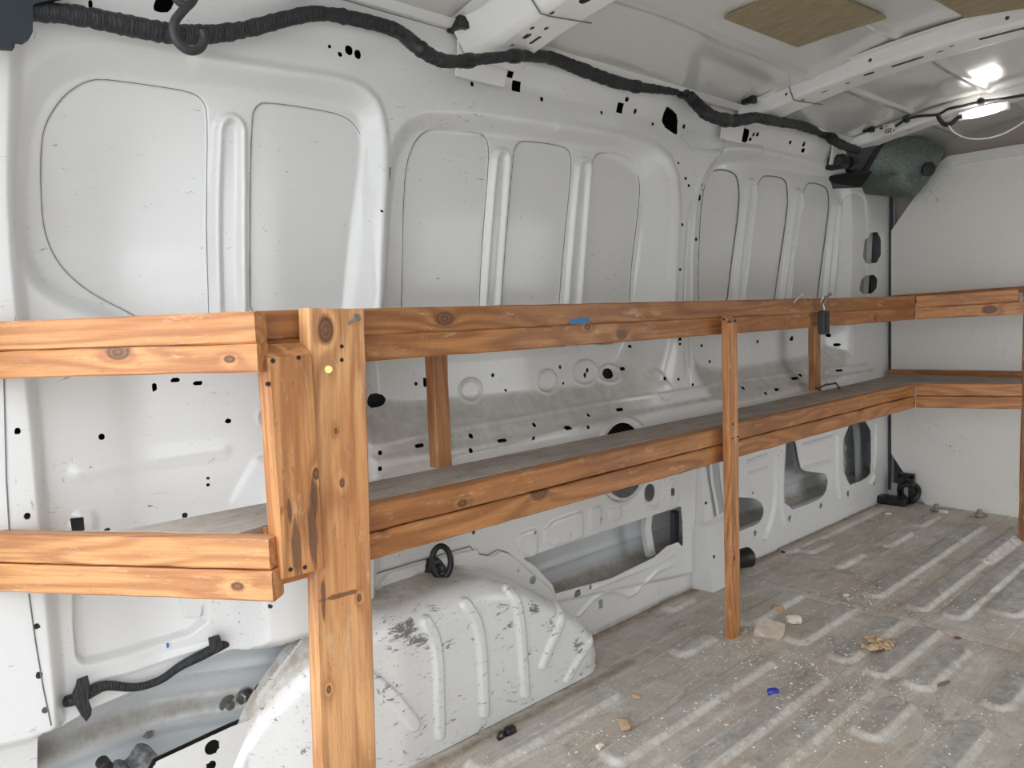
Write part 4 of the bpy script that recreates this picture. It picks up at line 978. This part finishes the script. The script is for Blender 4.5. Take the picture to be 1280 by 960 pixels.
# angled rear rails
ca = np.array([-1.262, 0.569]); cb = np.array([-1.80, 0.171]); dd = (cb-ca)/np.linalg.norm(cb-ca); nn_ = np.array([dd[1], -dd[0]])
if nn_[0] < 0: nn_ = -nn_
def ang(z0, z1, e0=0.0, off=0.0, knots=(), **k):
    p = ca+dd*(-e0)-nn_*(T/2-off); q = cb-nn_*(T/2-off)
    return board('angled_rail', (q[0], q[1], (z0+z1)/2), (p[0], p[1], (z0+z1)/2), T, z1-z0-0.0006, knots, **k)
ang(ZL1-h2, ZL1, 0.0, 0, light=0.25, tint=1.08); ang(ZL0, ZL0+h2, 0.004, 0.003, [(0.27, 0.0, 0.009), (-0.29, 0.0, 0.01)], light=0.25, tint=1.08)
ang(ZU1-h2-0.003, ZU1-0.002, 0.0, -0.003, light=0.25, tint=1.08); ang(ZU0, ZU0+h2-0.005, 0.004, 0.003, [(0.07, 0.018, 0.018), (0.285, 0.0, 0.008)], light=0.2, tint=1.05)
# end of the lower long rail showing under the short post
# return along the front partition
def ret(z0, z1, knots=(), y=3.745, x1=-0.925, **k): return board('return_rail', (XR+0.003, y, (z0+z1)/2+0.000), (x1, y+0.06, (z0+z1)/2+0.012), T, z1-z0-0.002, knots, tint=1.05, **k)
ret(ZL1-h2, ZL1); ret(ZL0, ZL0+h2); ret(ZU1-h2, ZU1, x1=-0.945); ret(ZU0, ZU0+h2, [(0.08, 0.0, 0.022)])
board('return_rail', (-1.62, 4.195, ZL1+0.005), (-0.80, 4.195, ZL1+0.012), 0.04, 0.040, [(0.33, 0, 0.03)], tint=0.75)
board('return_rail', (-1.62, 4.195, ZU1-0.012), (-0.80, 4.195, ZU1+0.012), 0.04, 0.045, tint=0.8)
# posts
def vpost(x0, x1, y0, y1, z0, z1, knots=(), lean=0.0, name='post', leanx=0.0, **k):
    # local X points down->up; wide face is +x
    c0 = ((x0+x1)/2+leanx, (y0+y1)/2+lean, z0); c1 = ((x0+x1)/2, (y0+y1)/2, z1)
    return board(name, c0, c1, x1-x0, y1-y0, knots, up=(0, 1, 0), **k)
vpost(-1.318, -1.281, 0.681, 0.802, 0.0, 1.0785, [(0.50, -0.025, 0.020), (0.31, -0.01, 0.005), (0.21, 0.0, 0.006), (-0.02, 0.03, 0.006), (-0.18, -0.04, 0.006)], lean=-0.035, light=0.55, tint=1.15, scale=0.8, label='wide pale front post', stains=((-0.005, -0.01, 0.006, 0.05), (0.0, -0.045, 0.05, 0.006)))
np_ = vpost(-1.308, -1.262, 0.590, 0.676, 0.602, 1.018, [(-0.03, 0.035, 0.008)], light=0.15, tint=1.0, scale=1.0, label='short post between the shelf levels', dirty=0.8, cutend=0.022, stains=((-0.155, -0.012, 0.07, 0.012), (-0.13, 0.022, 0.10, 0.011), (-0.07, 0.03, 0.05, 0.008), (-0.09, -0.02, 0.03, 0.006)))
vpost(-1.312, -1.286, 2.093, 2.146, 0.0, 1.030, [(-0.25, -0.01, 0.008)], light=0.2, tint=1.05, dirty=0.6, label='slim front post', cutend=0.022)
vpost(-1.571, -1.535, 1.148, 1.196, ZL1, ZU1-0.02, light=0.0, tint=0.72, name='rear_post', dirty=0.5)
vpost(-1.605, -1.575, 3.255, 3.315, ZL1, ZU1-0.02, light=0.0, tint=0.8, name='rear_post')
q0 = ony(1279, 500, 3.80)
board('post', (q0[0]+0.012, 3.815, 0.0), (q0[0]+0.012, 3.815, ZU1), 0.04, 0.03, up=(0, 1, 0), tint=0.55, label='post at the end of the return shelf')
# cross bearers under decks
for y in (0.95, 1.9, 2.8, 3.6):
    for z in (ZL1-0.035, ZU1-0.035): board('bearer', (XR-T, y, z), (-1.535, y, z), 0.035, 0.035, tint=0.7)
# decks
def deck(name, poly, z1, th=0.014):
    b = MB(); b.prism([(x, y, z1-th) for x, y in poly], (0, 0, th))
    o = b.build(name, M_deck); Mx = Matrix.Rotation(math.radians(90), 4, 'Z')
    o.data.transform(Mx.inverted()); rel(o, shelf); o.matrix_basis = Mx; return o
cc = ca-nn_*T
deck('lower_deck', [(XR-T+0.002, 0.66), (XR-T+0.002, 3.76), (-0.93, 3.80), (-0.90, 4.175), (-1.60, 4.175), (-1.56, 3.7), (-1.527, 2.4), (-1.530, 0.70), (-1.545, 0.405), (-1.60, 0.36), (-1.345, 0.552)], ZL1+0.001)
deck('upper_deck', [(XR-T+0.002, 0.66), (XR-T+0.002, 3.76), (-0.93, 3.80), (-0.90, 4.175), (-1.66, 4.175), (-1.66, 0.70), (-1.66, 0.34), (-1.345, 0.552)], ZU1-0.004)
# bearers' dirt heap on lower deck far end handled below
# nails and screws
def screw(c, d, r, L, m, label=None, name='screw', head=2.0):
    b = MB(); b.lathe(c, d, [(-0.004, r), (L, r), (L+0.001, r*head), (L+0.004, r*head)], 12); o = b.build(name, m, smooth=False); rel(o, shelf)
    if label: o['label'] = label
xs_ = -1.281
p = onx(445, 398, xs_+0.02); q = onx(436, 404, xs_)
b = MB(); dv = (p-q); L = np.linalg.norm(dv); b.lathe(q, dv, [(-0.01, 0.0035), (L, 0.0035), (L+0.001, 0.008), (L+0.005, 0.008)], 14); rel(b.build('nail', M_steel), shelf)['label'] = 'bent nail sticking out of the wide post'
q = onx(410, 461, xs_); b = MB(); b.lathe(q, (1, -0.5, 0), [(-0.004, 0.003), (0.014, 0.003), (0.018, 0.007), (0.020, 0.007)], 12); rel(b.build('screw', M_brass), shelf)['label'] = 'brass screw head in the wide post'
for px, py, x in ((427,433,xs_),(427,450,xs_),(341,451,-1.262),(373,447,-1.262),(335,480,-1.262),(363,712,-1.262),(381,709,-1.262),(345,733,XR+0.004)):
    q = onx(px, py, x); b = MB(); b.lathe(q-np.array([0.003,0,0]), (1, 0, 0), [(0, 0.004), (0.0042, 0.004), (0.0045, 0.002)], 10); rel(b.build('nail_hole', M_black), shelf)
for px, py in ((905,399),(912,402),(919,401),(916,530),(916,548),(922,546)):
    q = onx(px, py, -1.286); b = MB(); b.lathe(q-np.array([0.003,0,0]), (1, 0, 0), [(0, 0.0035), (0.0045, 0.0035)], 8); rel(b.build('nail_hole', M_black), shelf)
for (a_, c_) in (((992,378),(1004,367)), ((1030,376),(1037,368))):
    p0 = onx(*a_, XR); p1 = onx(*c_, XR+0.03); b = MB(); dv = p1-p0; L = np.linalg.norm(dv); b.lathe(p0, dv, [(-0.01, 0.0035), (L, 0.0035), (L+0.001, 0.008), (L+0.004, 0.008)], 10); rel(b.build('nail', M_steel), shelf)
# blue tape scrap on the upper rail
b = MB(); c0 = onx(712, 402, XR+0.001); c1 = onx(736, 400, XR+0.001); b.prism([c0+[0,0,0.006], c0-[0,0,0.006], c1-[0,0,0.006], c1+[0,0,0.006]], (0.0015, 0, 0)); tag(b.build('tape_scrap', M_blue), 'small strip of blue tape stuck on the upper front rail', 'tape')
# key safe hanging from a nail
kb = empty('lock_box', tuple(onx(1029, 385, XR+0.03)), 'small dark lock box hanging from the upper rail on a wire ring', 'lock box')
b = MB(); c = onx(1029.5, 403, XR+0.03); b.box(c, (0.014, 0.024, 0.044), bev=0.006); rel(b.build('body', mat('dark grey moulded shell', (0.035, 0.04, 0.045), 0.45)), kb)
b = MB(); b.box(c+np.array([0.015, -0.007, 0.0]), (0.003, 0.012, 0.036), bev=0.002); rel(b.build('cover', M_black), kb)
b = MB(); c2 = onx(1029, 376, XR+0.03); b.tube([c2+np.array([0.006*math.sin(t), 0.016*math.cos(t), 0.016*math.sin(t)]) for t in np.linspace(0, 2*math.pi, 20)], 0.0028, 6, False)
b.tube([c2+np.array([0, 0, -0.014]), c2+np.array([0.003, 0.004, -0.03]), c+np.array([0, 0, 0.044])], 0.003, 6); rel(b.build('ring', M_steel, smooth=True), kb)

# ------------------------------------------------------------------ things low on the wall
gl = empty('rubber_strap', tuple(onx(545, 708, WX+0.03)), 'black rubber plug with a strap loop on the wall above the wheel arch', 'rubber plug')
b = MB(); c = onx(541, 711, WX+0.02); b.lathe(c-np.array([0.02,0,0]), (1, 0.1, 0), [(0, 0.030), (0.02, 0.032), (0.035, 0.026), (0.038, 0.018), (0.05, 0.018), (0.055, 0.010)], 20); rel(b.build('plug', M_black, smooth=True), gl)
b = MB(); c = onx(552, 708, WX+0.075); b.tube([c+np.array([0.014*math.cos(t), 0.020*math.cos(t), 0.042*math.sin(t)+0.012]) for t in np.linspace(0, 2*math.pi, 28)], 0.008, 8, False); rel(b.build('strap_loop', M_black, smooth=True), gl)
hx = 0.022
lw = empty('lower_harness', tuple(PB(100, 870, hx)), 'black cable taped under the framed recess at lower left', 'wiring harness')
pts = [PB(px, py, x) for px, py, x in [(82,877,hx-0.02),(100,872,hx),(118,862,hx),(135,857,hx),(170,859,hx),(200,850,hx),(225,833,hx),(250,820,hx),(270,810,hx-0.01),(285,805,hx-0.03),(298,808,hx-0.06)]]
b = MB(); rr = [0.012,0.013,0.013,0.0105,0.009,0.009,0.010,0.012,0.012,0.008,0.006]; Q2 = spline(np.hstack([np.array(pts), np.array(rr)[:, None]]), 8); b.tube(Q2[:, :3], Q2[:, 3], 12); rel(b.build('cable', M_tape, smooth=True), lw)
b = MB(); b.prism([PB(px, py, hx+0.012) for px, py in [(96,849),(109,844),(112,858),(109,872),(114,885),(113,893),(107,901),(101,894),(93,880),(90,866),(94,858)]], (0.006, 0, 0)); rel(b.build('tape_flag', M_tape), lw)
b = MB(); b.prism([PB(px, py, hx+0.008) for px, py in [(260,797),(273,793),(277,806),(270,816),(262,812)]], (0.006, 0, 0)); rel(b.build('tape_flag', M_tape), lw)
# small steel studs on the far skin
for (px, py, lb) in ((184,915,'square steel stud on the lower skin, nearest the pillar'), (306,870,'square steel stud in a round boss by the wheel arch flange'), (285,880,'small dark stud in a round boss, left of the other one')):
    c = PB(px, py, -0.108); b = MB(); b.lathe(c, (1, 0, 0), [(0, 0.022 if px > 200 else 0.014), (0.006, 0.020 if px > 200 else 0.012), (0.0065, 0.012)], 18); b.box(c+np.array([0.012, 0, 0]), (0.008, 0.009, 0.009), bev=0.003)
    tag(b.build('stud', M_steel if px != 285 else M_seal), lb, 'stud')
b = MB(); c0, c1 = PB(209, 804, 0.002), PB(209.5, 809, 0.002); b.tube([c0, c1], 0.005, 6, flat=0.5); tag(b.build('paint_dab', mat('blue paint', (0.02, 0.25, 0.6), 0.5)), 'tiny blue paint dab on the lower edge of the framed recess', 'paint mark')
# worn grey moulded bracket at the bottom edge
bk = empty('worn_bracket', tuple(onx(175, 955, WX-0.2)), 'worn grey rounded bracket at the bottom edge, lower left', 'bracket')
b = MB(); P = [onx(px, py, WX-0.20) for px, py in [(138,955),(146,948),(158,951),(168,932),(176,928),(186,931),(194,940),(196,975),(140,985)]]; P = chaikin(P, 1); b.prism(P, (0.06, 0, 0)); 
mg = mat('worn grey casting', (0.16, 0.16, 0.16), 0.4); g = NG(mg); g.l(g.ramp(g.noise(g.tc.outputs['Object'], 30, 6, 0.8), 0.4, 0.62, (0.07,)*3+(1,), (0.34, 0.34, 0.34, 1)), g.b.inputs['Base Color'])
rel(b.build('body', mg), bk)
c = onx(131, 957, WX-0.14); b = MB(); b.lathe(c, (1, 0, 0), [(-0.02, 0.014), (0.012, 0.014), (0.014, 0.009)], 16); rel(b.build('knob', M_black, smooth=True), bk)

# ------------------------------------------------------------------ small things on the floor
def lump(c, size, m, label, cat, name, seed, flat=0.5, rot=0.0, jag=0.25, sub=2, group=None):
    import bmesh
    rr = np.random.default_rng(seed); bm = bmesh.new(); bmesh.ops.create_icosphere(bm, subdivisions=sub, radius=1.0)
    ph = rr.uniform(0, 6, 9); ct, sn = math.cos(rot), math.sin(rot)
    for v in bm.verts:
        x, y, z = v.co; k = 1+jag*(math.sin(3*x+ph[0])*math.sin(3*y+ph[1])+0.5*math.sin(7*z+ph[2]+4*x)+0.3*rr.uniform(-1, 1))
        # squarer than a ball
        q = np.array([math.copysign(abs(x)**0.6, x), math.copysign(abs(y)**0.6, y), math.copysign(abs(z)**0.7, z)])*k*np.array(size)
        v.co = (c[0]+q[0]*ct-q[1]*sn, c[1]+q[0]*sn+q[1]*ct, c[2]+max(q[2], -size[2]*0.9))
    me = bpy.data.meshes.new(name); bm.to_mesh(me); bm.free(); me.materials.append(m)
    return tag(link(bpy.data.objects.new(name, me)), label, cat, group)
M_stone = mat('pale plaster chunk', (0.62, 0.52, 0.42), 0.9); g = NG(M_stone); g.l(g.ramp(g.noise(g.tc.outputs['Object'], 40, 6, 0.8), 0.3, 0.7, (0.62, 0.48, 0.36, 1), (0.90, 0.84, 0.76, 1)), g.b.inputs['Base Color'])
M_tan = mat('tan debris', (0.50, 0.36, 0.25), 0.9)
p = onz(961, 788, 0.012)
b = MB()
topz = 0.045; poly = [(943,790),(950,774),(958,774),(982,780),(980,787),(976,797),(966,796)]
bot = [onz(a_, c_+5, 0.002) for a_, c_ in [(942,789),(950,776),(960,776),(981,783),(980,790),(975,795),(962,793)]]
tp_ = [onz(a_, c_, 0.032) for a_, c_ in [(943,786),(951,773),(960,773),(981,780),(980,785),(974,793),(960,791)]]
b.add(bot+tp_, [tuple(range(7))[::-1], tuple(range(7, 14))]+[(i, (i+1) % 7, 7+(i+1) % 7, 7+i) for i in range(7)])
tag(b.build('plaster_chunk', M_stone), 'largest pale plaster chunk on the floor right of the slim post', 'plaster chunk')
p = onz(972, 765, 0.0); lump((p[0], p[1], 0.012), (0.022, 0.017, 0.012), M_tan, 'small tan plaster flake lying behind the largest plaster chunk', 'plaster chunk', 'plaster_chunk', 3, rot=0.5)
p = onz(992, 780, 0.0); lump((p[0], p[1], 0.014), (0.022, 0.016, 0.014), M_stone, 'small crumbly plaster piece touching the right of the largest chunk', 'plaster chunk', 'plaster_chunk', 4, rot=0.9)
p = onz(1246, 652, 0); 
for k, (px, py, sx, sy, m_, lb) in enumerate([(1178,641,0.03,0.016,M_stone,'pale flake on the floor at the foot of the white board'), (1057,745,0.014,0.010,M_stone,'white chip beside the floor seam, left of the long ribs'),
        (781,909,0.030,0.020,M_tan,'tan crumb pile beside the wheel arch, nearest the camera'), (796,872,0.018,0.012,M_tan,'tan crumb between the wheel arch tip and the slim post'), (750,935,0.016,0.010,M_stone,'pale chip on the floor at the bottom, right of the black clip'),
        (911,909,0.012,0.008,M_stone,'pale chip between the two middle ribs'), (1110,643,0.02,0.010,M_stone,'pale flake on the floor below the black latch'), (1159,697,0.010,0.008,M_stone,'white chip beside the far long rib'),
        (1197,798,0.014,0.006,mat('rust flake', (0.20, 0.07, 0.04), 0.8),'reddish brown flake between the short ribs'), (1180,855,0.030,0.006,mat('brown stain flake', (0.26, 0.16, 0.11), 0.8),'brown flake at the end of the third short rib')]):
    p = onz(px, py, 0); lump((p[0], p[1], sy*0.4), (sx*0.8, sy*0.8, sy*0.5), m_, lb, 'floor debris', 'debris_flake', 20+k, rot=1.2*k)
# crumpled dry leaf clump
lc = empty('dry_leaf_clump', tuple(onz(1098, 812, 0)), 'crumpled tan dry leaf clump lying between two floor ribs', 'dry leaf')
rr = np.random.default_rng(5); p = onz(1098, 812, 0.0)
b = MB()
for k in range(70):
    a0 = rr.uniform(0, 6.28); e0 = rr.uniform(0.0, 1.4); L = rr.uniform(0.015, 0.040); wd = rr.uniform(0.003, 0.009)
    d = np.array([math.cos(a0)*math.cos(e0), math.sin(a0)*math.cos(e0), math.sin(e0)*0.6]); s_ = np.array([-math.sin(a0), math.cos(a0), rr.uniform(-0.6, 0.6)]); c0 = p+np.array([rr.normal()*0.016, rr.normal()*0.022, rr.uniform(0.010, 0.026)])
    m1 = c0+d*L*0.5; m2 = c0+d*L+np.array([0, 0, -0.01]); vs = [c0-s_*wd*0.3, c0+s_*wd*0.3, m1+s_*wd, m2+s_*wd*0.3, m2-s_*wd*0.4, m1-s_*wd]
    vs = [np.array([v[0], v[1], max(v[2], 0.012)]) for v in vs]; b.prism(vs, (0, 0, 0.002))
ml = mat('dry tan leaf', (0.62, 0.44, 0.28), 0.8); rel(b.build('leaf_blades', ml), lc)
# black clip, blue cap
ck = empty('black_clip', tuple(onz(632, 916, 0)), 'small black plastic clip with an eye on the floor beside the wheel arch', 'clip')
a = onz(627, 919, 0.012); c = onz(640, 912, 0.012); d = c-a; b = MB(); b.lathe(a+d*0.35, d, [(0, 0.010), (0.006, 0.014), (0.026, 0.014), (0.030, 0.010)], 16); rel(b.build('barrel', M_black, smooth=True), ck)
b = MB(); u = d/np.linalg.norm(d); cc_ = a-u*0.002; b.tube([cc_+u*0.010*math.cos(t)+np.array([0, 0, 1])*0.009*math.sin(t) for t in np.linspace(0, 2*math.pi, 18)], 0.004, 8, False); rel(b.build('eye', M_black, smooth=True), ck)
p = onz(966, 866, 0.010); b = MB(); b.lathe((p[0], p[1], 0.012), (0.8, 0.7, 0.15), [(-0.014, 0.008), (-0.008, 0.011), (0.010, 0.011), (0.016, 0.006)], 14); tag(b.build('blue_cap', M_bluecap, smooth=True), 'small blue plastic cap lying on a floor rib', 'cap')
b = MB(); p = onz(979, 690, 0.004); b.box(p, (0.010, 0.006, 0.004), bev=0.002); tag(b.build('floor_plug', M_black), 'tiny dark plug on the floor beyond the slim post', 'plug')
# loose grit: countless
rr = np.random.default_rng(11); b = MB(); cl = [(onz(px, py, 0), s_) for px, py, s_ in [(1000,800,0.10),(900,900,0.16),(1040,850,0.10),(1100,790,0.12),(820,850,0.16),(1080,745,0.06),(1180,880,0.12),(1240,740,0.12),(1130,740,0.10),(1120,650,0.14),(1020,870,0.08),(970,840,0.08),(1060,890,0.09),(760,920,0.10),(930,800,0.06),(1255,700,0.1),(1150,900,0.15)]]
for k in range(2600):
    if rr.uniform() < 0.65: c0, s_ = cl[rr.integers(len(cl))]; x, y = c0[0]+rr.normal()*s_, c0[1]+rr.normal()*s_*1.3
    else: x, y = rr.uniform(-1.55, -0.15), rr.uniform(0.9, 4.15)
    if x > 0.05 or x < -1.6 or y > 4.18 or y < 0.6 or (x < -1.40 and y < 1.82): continue
    if abs(x+1.16) < 0.09 and abs(y-2.26) < 0.12: continue
    s0 = rr.uniform(0.0012, 0.0040)*(1.7 if rr.uniform() < 0.06 else 1); a0 = rr.uniform(0, 3.14)
    i_ = min(int((x+1.72)/0.0045), fl.H.shape[0]-1); j_ = min(int((y-0.02)/0.0065), fl.H.shape[1]-1)
    z = float(fl.H[i_, j_])+s0*0.3
    vs = []
    for (dx, dy, dz) in ((1, 0, 0), (0, 1, 0.1), (-1, 0.1, 0), (0, -0.9, 0), (0.1, 0, 0.9), (0, 0, -0.5)):
        q = rr.uniform(0.7, 1.3); vs.append((x+s0*q*(dx*math.cos(a0)-dy*math.sin(a0)), y+s0*q*1.2*(dx*math.sin(a0)+dy*math.cos(a0)), z+dz*s0*0.8))
    b.add(vs, [(0,1,4), (1,2,4), (2,3,4), (3,0,4), (1,0,5), (2,1,5), (3,2,5), (0,3,5)])
mgt = mat('grit', (0.5, 0.45, 0.38), 0.9); g = NG(mgt); g.l(g.ramp(g.noise(g.tc.outputs['Object'], 25, 3), 0.35, 0.65, (0.42, 0.34, 0.26, 1), (0.85, 0.81, 0.74, 1)), g.b.inputs['Base Color'])
tag(b.build('floor_grit', mgt), 'fine pale grit and crumbs scattered over the floor', 'grit', kind='stuff')
# dry stalks on the far end of the lower deck
b = MB()
for q0, q1 in (((1022,486),(1034,480)), ((1034,481),(1046,479)), ((1044,478),(1050,486)), ((1026,488),(1020,485))):
    b.tube([onz(*q0, ZL1+0.010), onz(*q1, ZL1+0.018)], 0.004, 6)
tag(b.build('dry_twig', mat('brown twig', (0.10, 0.06, 0.04), 0.8)), 'thin brown dry twigs lying on the lower shelf beside the rear post', 'twig')

# ------------------------------------------------------------------ rest of the van body, outside the view
M_bodyr = mat('right side paint', (0.78, 0.78, 0.76), 0.4)
b = MB(); XRW = 0.42
b.box((XRW, 1.45, 0.9), (0.01, 1.35, 0.92)); b.box((XRW, 4.12, 0.9), (0.01, 0.2, 0.92)); b.box((XRW, 3.36, 1.55), (0.01, 0.56, 0.27)); b.box((XRW, 3.36, 0.0), (0.01, 0.56, 0.03)); tag(b.build('wall_right', M_bodyr), kind='structure')  # side door gap added to light the far floor and partition
cs2 = MB(); n = 12
cs2.add([(0.14+0.28*i/n, y, 1.80+0.11*(1-((0.14+0.76)/0.90)**2)-0.0*i) for i in range(n+1) for y in (0.0, 4.42)], [(2*i, 2*i+1, 2*i+3, 2*i+2) for i in range(n)])
tag(cs2.build('trim_8', M_roof), kind='structure')
b = MB(); b.box((0, 0, -0.95), (14, 14, 0.02)); mgd = mat('pale concrete', (0.42, 0.41, 0.39), 0.9); tag(b.build('ground', mgd), kind='structure')

# ------------------------------------------------------------------ size everything to metres
bpy.context.view_layer.update()
for o in list(C.objects):
    if o.parent is None and o.type in {'MESH', 'EMPTY'}:
        o.location = o.location*S; o.scale = (S, S, S)
